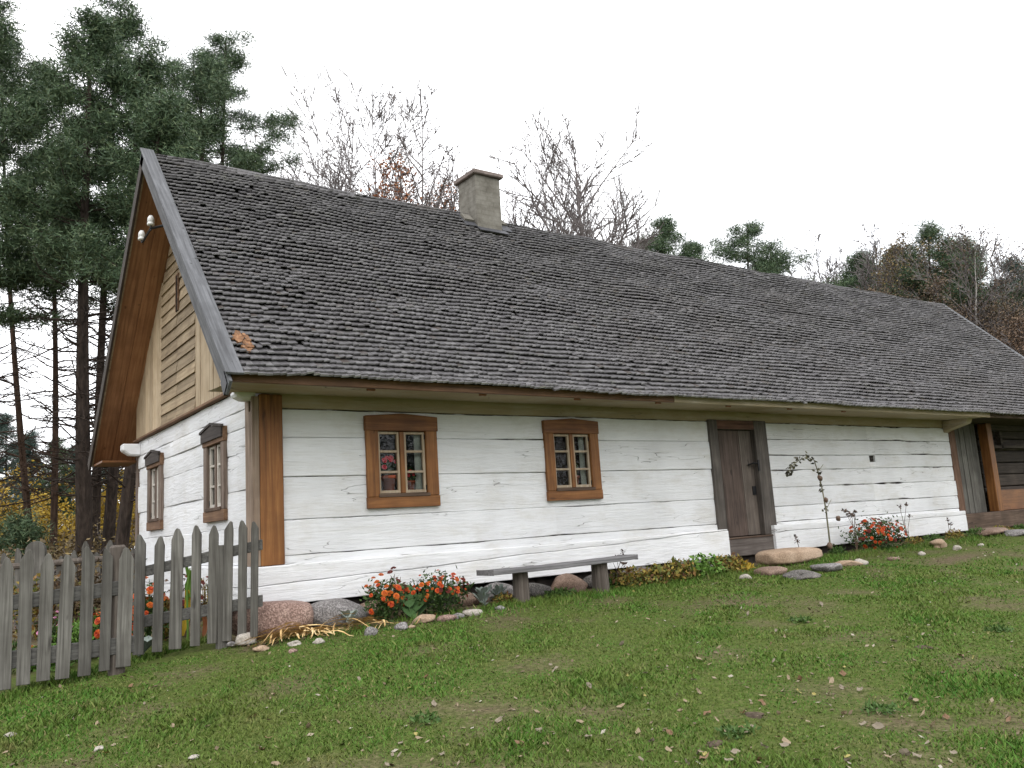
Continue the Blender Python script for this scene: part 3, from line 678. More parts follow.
hd = MB(); hd.box(DX1-.33, DX1-.29, -.06, -.046, 1.30, 1.48); hd.tube([(DX1-.34, -.05, 1.42), (DX1-.42, -.03, 1.43), (DX1-.48, .03, 1.40)], [.014]*3); hd.box(a1-.10, a1-.02, .03, .045, .92, 1.06); hd.build('latch', IRON, leaf)
MB().box(7.34, DX1-.09, -.075, .1, .245, .272).build('threshold', BROWNX, dr, bevel=.006)
MB().box(7.305, 8.415, -.07, .1, -.02, .243).build('threshold_block', wood('dark_threshold', (.05, .04, .034), (.105, .088, .078), (.16, .14, .125), 'x', .85), dr, bevel=.008)
# barn end -----------------------------------------------------------
MB().box(L_+.04, 20.45, -.05, .2, -.02, .33, 0, .006).build('barn_sill', BROWNX, house, bevel=.015)
MB().box(L_+.045, L_+.31, .02, .2, .33, 2.24).build('barn_post', wood('red_brown_post', (.05, .025, .015), (.125, .068, .042), (.2, .12, .08), 'z', .8), house, bevel=.01)
mb = MB(); x = L_+.33; rn = random.Random(9)
while x < 16.02:
    w_ = rn.uniform(.2, .28); mb.box(x, x+w_-.008, .16+rn.uniform(0, .02), .2, .33, 2.24); x += w_
mb.build('barn_boarding', GREYZ, house)
MB().box(16.2, 16.42, .0, .2, .33, 2.24).build('barn_post', ORANGE, house, bevel=.01)
mb = MB()
for i in range(7):
    z = .33+i*.27; mb.box(16.45, 20.4, .34, .5, z, z+.255, 0, .006)
mb.build('barn_log_wall', DARKX, house, bevel=.02)
MB().box(16.45, 20.4, .22, .33, .33, .78, 0, .005).build('barn_plank', ORANGEX, house, bevel=.01)
mb = MB(); mb.box(16.42, 20.4, .2, .3, 2.12, 2.24); mb.box(17.2, 17.3, .2, .3, 1.7, 2.1); mb.box(16.45, 18.9, .2, .3, 1.72, 1.78); mb.build('barn_lintel', DARKX, house)
MB().box(14.6, 20.45, -.78, .5, 2.245, 2.26).build('barn_ceiling', DARKX, house)
mb = MB(); mb.box(20.35, 20.45, .5, W_, -.02, 2.3); mb.prism([(20.4, -.5, 2.27), (20.4, 6.1, 2.27), (20.4, RY, 5.85)], (.04, 0, 0)); mb.box(14.6, 20.35, W_-.1, W_, -.02, 2.3); mb.build('barn_end_wall', DARKX, house)

# ------------------------------------------------------------------ stones
def ico(sub=3):
    import bmesh
    bm = bmesh.new(); bmesh.ops.create_icosphere(bm, subdivisions=sub, radius=1)
    v = np.array([q.co[:] for q in bm.verts]); f = [tuple(x.index for x in q.verts) for q in bm.faces]; bm.free(); return v, f
IV3, IF3 = ico(4); IV2, IF2 = ico(3)
def stone_mesh(rad, seed, sub=2, boxy=.0, amp=.16):
    r_ = np.random.default_rng(seed); v, f = (IV3, IF3) if sub == 3 else (IV2, IF2); d = np.ones(len(v))
    for k in range(14):
        q = r_.normal(size=3); fr = r_.uniform(1, 5.5); d += amp/fr*1.1*np.sin(fr*(v@q/np.linalg.norm(q))+r_.uniform(0, 6))
    for k in range(13):   # flat facets
        q = r_.normal(size=3); q /= np.linalg.norm(q); c = r_.uniform(.66, .9); t = (v@q)*d; d = np.where(t > c, d*(c+(t-c)*.25)/np.maximum(t, 1e-6), d)
    p = v*d[:, None]
    if boxy: p = np.sign(p)*np.abs(p)**(1-boxy)
    return p*np.array(rad), f
def stone(px, py, wpx, hpx, y, m, label, cat='stone', group=None, boxy=.0, dy=None, name='stone', seed=None, amp=.16):
    c = on_g(px, py+hpx*.40)
    if c[1] > y: c = on_y(px, py, y)
    else: c = c+np.array([0, 0, hpx*.36/F*float((c-CP)@FW)])
    dist = (c-CP)@FW; sx = wpx/F*dist/2/max(.5, abs(RT[0])); sz = hpx/F*dist/2
    p, f = stone_mesh((sx, dy or sx*.7, sz), seed or int(px*7+py), 3 if wpx > 22 else 2, boxy, amp if wpx > 60 else amp*1.5); c = c-np.array([0, 0, sz*(.34 if wpx < 50 else -.04)])
    mb = MB(); mb.add(p+c, f); o = mb.build(name, m, None, smooth=True, loc=(c[0], c[1], c[2]-sz)); return tag(o, label, cat, group)
stone(270, 621, 76, 37, -.42, ST_PINK, 'large pinkish granite boulder under the orange corner post of the house', 'boulder', boxy=.25, dy=.34, name='boulder', amp=.12)
stone(331, 613, 54, 30, -.30, ST_GREY, 'large grey granite boulder under the sill, right of the pink corner boulder', 'boulder', boxy=.2, dy=.28, name='boulder', amp=.13)
FG = 'foundation stones under the sill beam'
for i, (px, py, w_, h_, m, lb) in enumerate([
    (372, 605, 30, 22, ST_BRN, 'brown foundation stone behind the tall orange marigold plant'),
    (473, 596, 32, 22, ST_BRN, 'brown foundation stone right of the second marigold, above the silvery plants'),
    (497, 590, 30, 22, ST_GREY, 'grey foundation stone above the silvery plants, left of the bench'),
    (538, 587, 28, 20, ST_DARK, 'dark brown foundation stone beneath the bench, nearest its left log leg'),
    (568, 583, 34, 20, ST_BRN, 'rounded brown foundation stone in the middle beneath the bench'),
    (598, 579, 24, 17, ST_DARK, 'small dark foundation stone behind the right log leg of the bench'),
    (632, 574, 34, 15, ST_DARK, 'dark foundation stone just right of the bench, behind green leaves'),
    (690, 563, 40, 13, ST_DARK, 'low dark foundation stone behind the yellowing flower bed')]):
    stone(px, py, w_, h_, -.22, m, lb, group=FG, dy=.2)
BG = 'cobbles edging the flower bed'
for (px, py, w_, h_, y, m, lb) in [
    (425, 618, 18, 12, -1.0, ST_TAN, 'pinkish tan cobble below the second marigold, biggest of the row'),
    (446, 617, 15, 10, -1.0, ST_PINK, 'pink cobble in the edging, between the tan cobble and a small grey one'),
    (458, 615, 10, 9, -1.0, ST_GREY, 'small grey cobble in the flower bed edging'),
    (474, 611, 18, 10, -1.0, ST_PALE, 'pale oval cobble below the silvery plants, rightmost of the edging row'),
    (402, 625, 12, 10, -1.02, ST_GREY, 'grey cobble at the foot of the tall orange marigold'),
    (412, 626, 7, 5, -1.06, ST_TAN, 'tiny tan cobble between grey cobble and big tan cobble'),
    (371, 630, 12, 12, -.95, ST_GREY, 'grey cobble left of the tall marigold, at the end of the dry leaves'),
    (246, 637, 17, 12, -.75, ST_PALE, 'square pale stone block below the pink boulder, beside the fence'),
    (262, 647, 16, 8, -.95, ST_TAN, 'tan cobble lying among the dry straw leaves'),
    (295, 642, 11, 8, -.95, ST_PALE, 'small white cobble at the right end of the dry straw pile'),
    (319, 640, 11, 8, -.95, ST_PALE, 'small white cobble right of the straw pile, below the grey boulder'),
    (292, 650, 8, 6, -1.0, ST_PINK, 'tiny pink cobble in the grass just below the straw pile'),
    (231, 643, 10, 6, -.7, ST_GREY, 'small grey cobble at the foot of the last fence picket'),
    (500, 607, 9, 6, -1.0, ST_GREY, 'small grey cobble below the silvery plants, left of the bench leg'),
    (745, 576, 12, 7, -1.2, ST_PALE, 'whitish small stone left of the broad doorstep stone')]:
    stone(px, py, w_, h_, y, m, lb, 'cobble', BG, name='cobble', boxy=.3 if 'block' in lb else 0)
stone(787, 556, 80, 18, -.72, ST_TAN, 'long flat tan boulder used as a doorstep below the dark door', 'boulder', boxy=.35, dy=.30, name='boulder', seed=5, amp=.10)
stone(770, 570, 30, 11, -1.0, ST_BRN, 'flat brown slab under the left half of the doorstep boulder', boxy=.3)
stone(803, 573, 36, 12, -1.0, ST_DARK, 'rounded dark slab under the right half of the doorstep boulder', boxy=.1)
stone(828, 566, 28, 10, -.9, ST_GREY, 'grey slab at the right end of the doorstep boulder', boxy=.2)
stone(846, 562, 24, 8, -.8, ST_TAN, 'flat tan stone between the doorstep and the red flowers')
stone(863, 562, 14, 7, -.9, ST_PALE, 'pale cobble in front of the right flower clump, at its left foot', 'cobble', BG)
stone(893, 558, 12, 5, -.9, ST_BRN, 'brown cobble in front of the right flower clump, at its middle', 'cobble', BG)
stone(938, 542, 22, 13, -.35, ST_TAN, 'tan foundation stone right of the red flower clump')
stone(922, 553, 9, 5, -.9, ST_PALE, 'flat white pebble in grass right of the red flower clump', 'cobble', BG)
stone(957, 547, 9, 7, -.5, ST_PALE, 'pale pebble in the weeds near the right end of the white sill', 'cobble', BG)
stone(981, 544, 7, 6, -.6, ST_PALE, 'bright white pebble in the weeds before the barn sill', 'cobble', BG)
stone(991, 531, 34, 9, -.25, ST_BRN, 'flat brown stone under the barn sill near the white corner', boxy=.2)
stone(1018, 531, 34, 9, -.25, ST_GREY, 'flat grey stone under the barn sill at the far right', boxy=.2)
for (px, py, w_, lb) in [(194, 759, 12, 'small pale stone on the lawn near the bottom left, brown beneath'), (10, 737, 12, 'small pale stone on the lawn at the left edge'), (100, 750, 11, 'small grey stone on the lawn, second from the bottom left')]:
    p = on_g(px, py); s_ = w_/F*float((p-CP)@FW)/2; q, f = stone_mesh((s_, s_*.8, s_*.5), int(px), 2); o = MB().add(q+p+np.array([0, 0, s_*.3]), f).build('stone', ST_PALE, None, True, loc=p); tag(o, lb, 'stone', 'loose stones on the lawn')

# ------------------------------------------------------------------ foliage helpers
def leaves(centers, size, aspect=.45, up=.5, jitter=None, droop=0.0):
    """pointed leaf quads (4 verts) at centers, random direction biased upwards"""
    n = len(centers); d = rng.normal(size=(n, 3)); d[:, 2] = d[:, 2]*.6+up; d /= np.linalg.norm(d, axis=1)[:, None]
    e = rng.normal(size=(n, 3)); s_ = np.cross(d, e); s_ /= np.linalg.norm(s_, axis=1)[:, None]
    L = (size*rng.uniform(.6, 1.35, n))[:, None]; Wd = L*aspect*.5
    return np.stack([centers, centers+d*L*.45+s_*Wd, centers+d*L, centers+d*L*.45-s_*Wd], 1).reshape(-1, 3)
def in_ball(n, c, rad, shell=.5):
    d = rng.normal(size=(n, 3)); d /= np.linalg.norm(d, axis=1)[:, None]; r_ = rng.random(n)**(1/3.); r_ = shell+(1-shell)*r_ if shell else r_
    r_ = np.where(rng.random(n) < .3, rng.random(n), r_)
    return np.array(c)+d*r_[:, None]*np.array(rad)
bloom_cache = {}
def bloom_mesh(m):
    if m.name in bloom_cache: return bloom_cache[m.name]
    vs = []; fs = []
    for ring, (nn, r0, r1, z0, z1) in enumerate([(9, .25, 1, .0, .12), (8, .15, .8, .15, .35), (6, .05, .5, .3, .55)]):
        for i in range(nn):
            a = 2*math.pi*(i+.5*ring)/nn; b = .42*2*math.pi/nn*1.25; k = len(vs)
            vs += [(r0*math.cos(a-b), r0*math.sin(a-b), z0), (r1*math.cos(a-b), r1*math.sin(a-b), z1), (r1*1.12*math.cos(a), r1*1.12*math.sin(a), z1-.05), (r1*math.cos(a+b), r1*math.sin(a+b), z1), (r0*math.cos(a+b), r0*math.sin(a+b), z0)]
            fs.append(tuple(range(k, k+5)))
    me_ = bpy.data.meshes.new('bloom'); me_.from_pydata(vs, [], fs); me_.materials.append(m); bloom_cache[m.name] = me_; return me_
def flower_bush(name, label, base, rx, h, nleaf, blooms, group=None, leaf=None, lsize=.05, bs=.028, face=(-.3, -.6, .8), ry=None):
    t = thing(name, label, 'flowers', base, group); base = np.array(base); ry = ry or rx*.7
    c = in_ball(nleaf, base+np.array([0, 0, h*.45]), (rx, ry, h*.5), .2); c = c+.16*rx*np.sin(c*23+rng.random(3)*6)[:, [1, 2, 0]]+np.where(rng.random(nleaf) < .12, 1, 0)[:, None]*rng.normal(size=(nleaf, 3))*np.array([rx*.35, ry*.3, h*.2])
    c[:, 2] = np.maximum(c[:, 2], base[2]+.01)
    fast_mesh('foliage', leaves(c, lsize, .42), 4, leaf or FGRN, t)
    mb = MB()
    for i in range(9):
        p = in_ball(1, base+np.array([0, 0, h*.8]), (rx*.8, ry*.8, h*.25), .3)[0]; mb.tube([base, base*.4+p*.6+np.array([0, 0, .02]), p], [.007, .005, .003], 4)
    mb.build('stem', leaf or FGRN, t)
    for m, n in blooms:
        for i in range(n):
            d = np.array([random.gauss(0, 1), random.gauss(-.6, .8), random.gauss(.45, .65)]); d /= np.linalg.norm(d)
            p = base+np.array([0, 0, h*.5]) + d*np.array([rx*1.02, ry*1.05, h*.56])*random.uniform(.75, 1.15)
            o = bpy.data.objects.new('bloom', bloom_mesh(m)); COL.objects.link(o); o.parent = t; o.location = p-base
            q = Vector((d[0]*.7+face[0]*.6+random.gauss(0, .25), d[1]*.7+face[1]*.6+random.gauss(0, .25), d[2]+face[2]*.4)).to_track_quat('Z', 'Y'); o.rotation_mode = 'QUATERNION'; o.rotation_quaternion = q
            s_ = bs*random.uniform(.5, 1.2); o.scale = (s_, s_, s_)
    return t
def gp(px, py, y):
    p = on_y(px, py, y); return np.array([p[0], p[1], g(p[0], p[1])])
b1 = gp(386, 628, -.75); flower_bush('marigold', 'tall marigold plant with bright orange blooms, left of the broad green leaf', b1, .21, .44, 900, [(ORF, 24), (REDF, 10)], 'marigolds along the front wall', bs=.029)
b2 = gp(440, 618, -.7); flower_bush('marigold', 'bushy marigold with many small rust and orange blooms, right of the broad green leaf', b2, .34, .44, 1500, [(REDF, 38), (ORF, 26), (MARO, 12)], 'marigolds along the front wall', bs=.024)
b3 = gp(880, 560, -.62); flower_bush('marigold', 'low rusty red marigold clump by the wall, right of the door', b3, .60, .50, 2600, [(REDF, 60), (MARO, 30), (ORF, 9)], 'marigolds along the front wall', bs=.032, ry=.36)
def broad_plant(name, label, base, lvs, m, cat='plant', group=None, stem=.008):
    t = thing(name, label, cat, base, group); base = np.array(base)
    for (dx, dy, dz, ln_, wd, rot) in lvs:
        p = base+np.array([dx, dy, dz]); st = MB().tube([base, base+np.array([dx*.4, dy*.4, dz*.7]), p], [stem, stem*.8, stem*.5], 5); 
        n = 5; vs = []; fs = []; ca, sa = math.cos(rot), math.sin(rot)
        for i in range(n+1):
            tt = i/n; w_ = wd*math.sin(math.pi*min(1, tt*.92+.08))**.7/2; zz = ln_*(tt*.95)-.3*ln_*tt*tt
            for k in (-1, 0, 1):
                off = np.array([ca*ln_*tt*.7-sa*w_*k, sa*ln_*tt*.7+ca*w_*k, zz+(.12*wd if k else 0)]); vs.append(p+off)
            if i:
                b0 = (i-1)*3; fs += [(b0, b0+1, b0+4, b0+3), (b0+1, b0+2, b0+5, b0+4)]
        st.add(vs, fs); st.build('leaf', m, t, smooth=True)
    return t
bl = gp(411, 620, -.74); broad_plant('broad_leaf_plant', 'plant with a broad upright green leaf between two marigolds', bl, [(0, .02, .12, .34, .24, 1.4), (.07, .0, .08, .24, .19, .6), (-.07, .0, .06, .22, .17, 2.6), (.01, -.05, .0, .2, .18, 1.9), (.1, .03, .02, .18, .15, .2)], BROAD)
flower_bush('withered_flower', 'withered maroon flower stalks just left of the broad green leaf', gp(397, 615, -.6), .11, .50, 160, [(MARO, 8)], leaf=WITH)
sv = []
for px, lb, sc_ in ((484, 'silvery grey leafy plant beside the pale oval cobble', 1.), (500, 'silvery grey leafy plant nearest the left bench leg', .9), (349, 'pale bluish rosette in front of the grey boulder', .8)):
    bb = gp(px, 604 if px > 400 else 618, -.72)
    broad_plant('silvery_plant', lb, bb, [(.05*math.cos(a)*sc_, .05*math.sin(a)*sc_, .03+.12*random.random()*sc_, random.uniform(.08, .14)*sc_, random.uniform(.035, .06), a+random.uniform(-.4, .4)) for a in np.linspace(0, 12.0, 22)], SILV, group='silvery plants in the bed')
# yellowing bed right of the bench: separate plants
YB = 'yellowing plants between bench and door'
for px, py, rx, h, m, lb in [(630, 592, .26, .26, MIXL, 'dark green and rusty plant right beside the right bench leg'), (657, 590, .26, .26, MIXL, 'brown and yellow drooping plant, second right of the bench'), (680, 586, .26, .30, MIXL, 'bright yellow-leaved plant in the middle of the bed'), (705, 583, .28, .32, PALEG, 'fresh green plant among the yellowing ones, left of the door'), (730, 580, .26, .26, MIXL, 'low yellow plant nearest the doorstep stone'), (744, 588, .15, .12, YEL, 'small bright yellow leaf tuft at the right end of the bed')]:
    b_ = gp(px, py, -.8); t = thing('bed_plant', lb, 'plant', b_, YB)
    h *= .95; c = in_ball(480, b_+np.array([0, 0, h*.4]), (rx*1.15, rx*.8, h*.6), .1); c[:, 2] = np.maximum(c[:, 2], b_[2]+.01)
    fast_mesh('foliage', leaves(c, .07, .5, .3), 4, m, t)
    mb = MB()
    for i in range(7):
        q = in_ball(1, b_+np.array([0, 0, h*.8]), (rx, rx*.6, h*.3), .3)[0]; mb.tube([b_, q], [.006, .003], 4)
    mb.build('stem', WITH, t)
def stalk(label, base, h, lean, n, m=None, group='withered stalks', heads=None, cat='plant', name='withered_stalk'):
    t = thing(name, label, cat, base, group); base = np.array(base); mb = MB(); pts = []
    for i in range(n):
        a = random.uniform(-.25, .25)+lean; hh = h*random.uniform(.65, 1.05)
        p = [base, base+np.array([a*hh*.4, random.uniform(-.05, .05), hh*.55]), base+np.array([a*hh, random.uniform(-.1, .1), hh])]; mb.tube(p, [.007, .005, .003], 4); pts.append(p)
    mb.build('stem', WITH, t)
    for p in pts:
        c = in_ball(18, p[2], (.03, .03, .035), 0); fast_mesh('seed_head', leaves(c, .04, .6), 4, heads or WITH, t)
    return t
stalk('withered dark flower stalks leaning beside the right end of the bench', gp(620, 590, -.62), .42, .1, 4)
stalk('thin dry stalk behind the doorstep boulder', gp(800, 560, -.5), .35, -.1, 2)
stalk('tall thin seed stalks at the left of the red flower clump', gp(858, 558, -.55), .72, .0, 5)
stalk('tall thin seed stalks at the right of the red flower clump', gp(911, 552, -.45), .72, -.25, 3)
stalk('thin weed stalk before the right end of the white sill', gp(952, 545, -.4), .36, .0, 2)
for px, py, rx, h, m, lb in ((915, 549, .30, .16, MIXL, 'low rusty weeds right beside the red flower clump'), (935, 547, .30, .15, WEED, 'low green weeds below the right half of the white sill'), (955, 543, .32, .20, MIXL, 'straggly weeds before the right end of the white sill'), (978, 541, .35, .18, WEED, 'green weeds below the corner of the white sill and barn beam'), (1003, 537, .35, .14, MIXL, 'yellowish weeds along the barn sill'), (1022, 535, .3, .14, WEED, 'green weeds along the barn sill at the right border'), (840, 566, .22, .16, WEED, 'green weed tuft at the foot of the tall hollyhock'), (612, 594, .16, .16, WEED, 'green weeds at the foot of the right bench leg'), (505, 612, .2, .12, MIXL, 'small yellowing weeds left of the left bench leg'), (560, 590, .3, .10, WEED, 'thin weeds on the soil beneath the bench')):
    b_ = gp(px, py, -.75 if px > 600 else -.8); c = in_ball(420, b_+np.array([0, 0, h*.3]), (rx*.8, rx*.5, h*.6), 0); c[:, 2] = np.maximum(c[:, 2], b_[2]+.005); tag(fast_mesh('weed_plant', leaves(c, .05, .4, .5), 4, m, loc=b_), lb, 'weed', 'weeds along the wall')
# hollyhock bending over
hb = gp(832, 562, -.62); ht = thing('hollyhock', 'tall withered hollyhock stem arching over beside the dark door', 'plant', hb)
pth = [hb]+[on_y(a, b_, -.66) for a, b_ in ((829, 535), (826, 510), (822, 488), (818, 472), (814, 460), (807, 457), (799, 460), (792, 466), (788, 474))]
mb = MB().tube(pth, [.016, .015, .013, .011, .010, .008, .007, .006, .005, .004], 6)
for i, (dx, dz) in enumerate(((.13, .16), (-.09, .10), (.12, .12), (-.05, .1))): q = np.array(pth[2+i%3]); mb.tube([q, q+np.array([dx, -.03, dz])], [.008, .004], 4)
mb.build('stem', wood('dry_stem', (.09, .085, .05), (.19, .18, .11), (.28, .26, .18), 'z', .9), ht)
c = np.concatenate([in_ball(9 if i < 4 else 16, p, (.05, .05, .06), .2) for i, p in enumerate(pth[2:])]+[in_ball(16, hb+np.array([0, 0, .12]), (.12, .1, .12), 0)])
fast_mesh('foliage', leaves(c, .07, .6, 0), 4, leafmat('hollyhock_dry', [(0, (.03, .028, .02)), (.6, (.09, .085, .05)), (1, (.15, .15, .08))]), ht)
for p in ((830, 545), (820, 478), (838, 518), (826, 500)): 
    q = on_y(*p, -.68); w_, f = stone_mesh((.045, .04, .055), p[0], 2); MB().add(w_+q, f).build('seed_pod', WITH, ht, True)
# dry iris leaves
def straw_pile(label, cx, cy, n, L, spread):
    b_ = gp(cx, cy, -.9); vs = []
    for i in range(n):
        a = random.gauss(math.pi*1.02, .95); o_ = b_+np.array([random.gauss(0, spread)+.12, random.gauss(0, .07), 0]); pr = None; l_ = L*random.uniform(.6, 1.2); wd = random.uniform(.006, .012); hz = random.uniform(.005, .05); hp = random.random()**2*.13*math.exp(-(abs(o_[0]-b_[0])/(spread*1.6))**2); a2 = a+random.gauss(0, .3)
        for s_ in range(6):
            t = s_/5; aa = a+(a2-a)*t; q = o_+np.array([math.cos(aa)*l_*t, math.sin(aa)*l_*t*.55, 0]); q[2] = g(q[0], q[1])+.022+hp*(1-t*.8)+hz*math.sin(math.pi*min(1, t*1.1+.1)); sd = np.array([-math.sin(aa), math.cos(aa), .4])*wd*(1-.8*t*t)
            if pr is not None: vs += [pr[0]-pr[1], pr[0]+pr[1], q+sd, q-sd]
            pr = (q, sd)
    return tag(fast_mesh('dry_leaf_heap', np.array(vs), 4, STRAW, loc=b_), label, 'dry leaves')
straw_pile('heap of dry orange straw-like leaves in front of the pink corner boulder', 288, 647, 120, .42, .17)
straw_pile('thin spread of dry straw leaves in front of the grey boulder', 352, 637, 44, .42, .18)
# bench
BL, BR = on_y(485, 573, -.9), on_y(628, 557, -.9)
be = thing('garden_bench', 'grey weathered plank bench on two log legs against the white wall', 'bench', (3.35, -.9, g(3.35, -.9)))
ax = (BR-BL)/2; vs = MB(); n = 12; P_ = []; F_ = []
for i in range(n+1):
    t = i/n; p = BL+(BR-BL)*t; dz = -.012*math.sin(math.pi*t)+random.uniform(-.002, .002); w_ = .17+.008*math.sin(7*t)
    P_ += [p+np.array([0, -w_, dz-.025]), p+np.array([0, -w_, dz+.025]), p+np.array([0, w_, dz+.025]), p+np.array([0, w_, dz-.025])]
for i in range(n):
    for k in range(4): F_.append((i*4+k, (i+1)*4+k, (i+1)*4+(k+1) % 4, i*4+(k+1) % 4))
F_ += [(3, 2, 1, 0), tuple(n*4+k for k in range(4))]
vs.add(P_, F_); vs.build('seat', BENCHX, be, bevel=.006)
for px, r_ in ((521, .095), (601, .105)):
    p = on_y(px, 590, -.9); top = BL+(BR-BL)*((p[0]-BL[0])/(BR[0]-BL[0])); z0 = g(p[0], -.9)-.05
    MB().tube([(p[0], -.9, z0), (p[0]+.005, -.9, z0+.1), (p[0], -.9, top[2]-.027)], [r_*1.08, r_, r_*.95], 14).build('leg', BENCHZ, be, smooth=False)
# potted geraniums behind the glass
def pot(label, x, z, y=.10, s=1.0, fl=6):
    t = thing('potted_geranium', label, 'potted plant', (x, y, z), None)
    MB().lathe((x, y, z), [(.055*s, 0), (.075*s, .13*s), (.085*s, .13*s), (.085*s, .16*s), (.07*s, .16*s)], 16).build('pot', CLAY, t, smooth=True)
    c = in_ball(120, (x, y+.01, z+.24*s), (.10*s, .05*s, .10*s), .2); fast_mesh('foliage', leaves(c, .05*s, .8), 4, FGRN, t)
    for i in range(fl):
        o = bpy.data.objects.new('bloom', bloom_mesh(REDG)); COL.objects.link(o); o.parent = t; o.location = (random.uniform(-.08, .08)*s, -.03, (.29+random.uniform(-.06, .06))*s); o.rotation_euler = (1.2, random.uniform(-.5, .5), 0); o.scale = (.028*s,)*3
    MB().box(x-.13, x+.13, y-.07, y+.06, z-.02, z-.001).build('tray', BROWNX, t)
pot('red geranium in a terracotta pot behind the left pane of the left front window', W1+.345, WZ0+.2, s=1.15)
pot('small red geranium behind the right pane of the left front window', W1+.63, WZ0+.19, s=.8, fl=5)
pot('small potted plant behind the right pane of the right front window', W2+.58, WZ0+.19, s=.9, fl=2)

# ------------------------------------------------------------------ picket fences
def picket(mb, c, u, h, w, th, tilt=0, point=.10, sq=False):
    c = np.array(c); n = np.array([-u[1], u[0], 0]); up = np.array([u[0]*tilt, u[1]*tilt, 1.])
    a = w/2; tw = random.uniform(-.02, .02)
    pr = [(-a, 0), (a, 0), (a*1.02, h-point), (a*.35+tw, h-point*.12), (-a*.1+tw, h), (-a*.4+tw, h-point*.2), (-a*1.0, h-point)]
    if sq: pr = [(-a, 0), (a, 0), (a, h-point*.3), (a*.6, h), (-a*.5, h-.03), (-a, h-point*.4)]
    mb.prism([c+u*q+up*z-n*th/2 for q, z in pr], n*th)
def fence_run(th_, pl, rails, p_front=-.035):
    """pl: list of (px_top, py_top, px_bot, py_bot, wpx); stands on the ground hit by px_bot,py_bot"""
    pts = []
    for (tx, ty, bx_, by_, w_) in pl:
        p = on_g(bx_, by_+5, .02); d = (p-CP)@FW; pts.append((p, d, (tx, ty, bx_, by_, w_)))
    a = np.polyfit([q[2][2] for q in pts], [q[0][0] for q in pts], 1); b = np.polyfit([q[2][2] for q in pts], [q[0][1] for q in pts], 1)
    res = []
    for (p, d, (tx, ty, bx_, by_, w_)) in pts:
        x, y = np.polyval(a, bx_), np.polyval(b, bx_); d = (np.array([x, y, p[2]])-CP)@FW
        top = at(tx, ty, d); bot = at(bx_, by_, d); fits = (x, y); res.append((np.array([x, y, 0]), d, top, bot, w_))
    u = res[-1][0]-res[0][0]; u /= np.linalg.norm(u); pn_ = np.array([-u[1], u[0], 0])
    def onp(px, py): r_ = ray(px, py); return CP + r_*((res[0][0]-CP)@pn_)/(r_@pn_)
    res = [(q[0], q[1], onp(*v[:2]), onp(*v[2:4]), q[4]) for q, v in zip(res, pl)]
    for (q, d, top, bot, w_) in res:
        base = np.array([bot[0], bot[1], bot[2]]); hh = top[2]-bot[2]; lat = float((top-bot)@u)
        w3 = w_*.86/F*d/max(.35, abs(u@RT)); mb = MB(); picket(mb, base, u, hh, w3, .024, lat/hh, min(.11, w3)); mb.build('picket', GREYZ, th_, bevel=.004)
    n = np.array([-u[1], u[0], 0]); n = -n if n@(CP-res[0][0]) > 0 else n
    for (i0, y0, i1, y1, hw) in rails:
        A = onp(pl[i0][0], y0)+n*.036; B = onp(pl[i1][0], y1)+n*.036
        e = (B-A)/np.linalg.norm(B-A); MB().obox((A+B)/2, (B-A)/2+e*.06, (0, 0, hw), n*.022).build('rail', GREYX, th_, bevel=.006)
    return res, u, n
S1 = [(-17, 562, -18, 696, 13), (7, 557, 4, 690, 12.5), (27, 549, 23, 685, 12.5), (48, 553, 43, 681, 12.5), (69, 554, 62, 679, 13), (89, 546, 84, 676, 12), (108, 548, 104, 671, 10), (127, 547, 123, 667, 14)]
f1o = on_g(60, 684)
fn1 = thing('picket_fence', 'grey weathered picket fence section at the left edge, with a rough stump-topped post', 'fence', (f1o[0], f1o[1], g(f1o[0], f1o[1])))
r1, u1, n1 = fence_run(fn1, S1, [(0, 607, 7, 587, .062), (0, 664, 7, 645, .07)])
p = np.array(r1[6][0]); d = r1[6][1]; tp_ = at(118, 545, d+.30); bt_ = np.array([tp_[0], tp_[1], g(tp_[0], tp_[1])-.05])
MB().tube([bt_, (bt_+tp_)/2+np.array([.01, 0, 0]), tp_-np.array([0, 0, .02]), tp_], [.07, .066, .068, .05], 10).build('post', BENCHZ, fn1)
S2 = [(141, 534, 138, 648, 12), (160, 536, 157, 642, 11.5), (178, 528, 175, 641, 14), (197, 525, 195, 637, 11), (214, 525, 212, 635, 11), (229, 521, 227, 631, 10.5), (243, 520, 242, 612, 10), (255, 521, 254, 611, 8.5)]
f2o = on_g(190, 645)
fn2 = thing('picket_fence', 'taller grey picket fence section joining the orange corner post of the house', 'fence', (f2o[0], f2o[1], g(f2o[0], f2o[1])))
S2b = [(a, b_, c_, 655-(c_-138)*.155, w_) for a, b_, c_, d_, w_ in S2]
# keep the hung pickets' own lower ends, but stand the line on the ground
pts = [on_g(q[2], q[3]+4, .02) for q in S2b]
r2, u2, n2 = fence_run(fn2, [(a[0], a[1], a[2], b_[3], a[4]) for a, b_ in zip(S2, S2b)], [(0, 572, 7, 546, .05), (0, 622, 7, 602, .055)])
d = r2[5][1]; tp_ = at(221, 545, d+.2); bt_ = np.array([tp_[0], tp_[1], g(tp_[0], tp_[1])-.05]); MB().obox((bt_+tp_)/2, (.045, 0, 0), (0, .045, 0), (0, 0, (tp_[2]-bt_[2])/2)).build('post', GREYZ, fn2, bevel=.008)
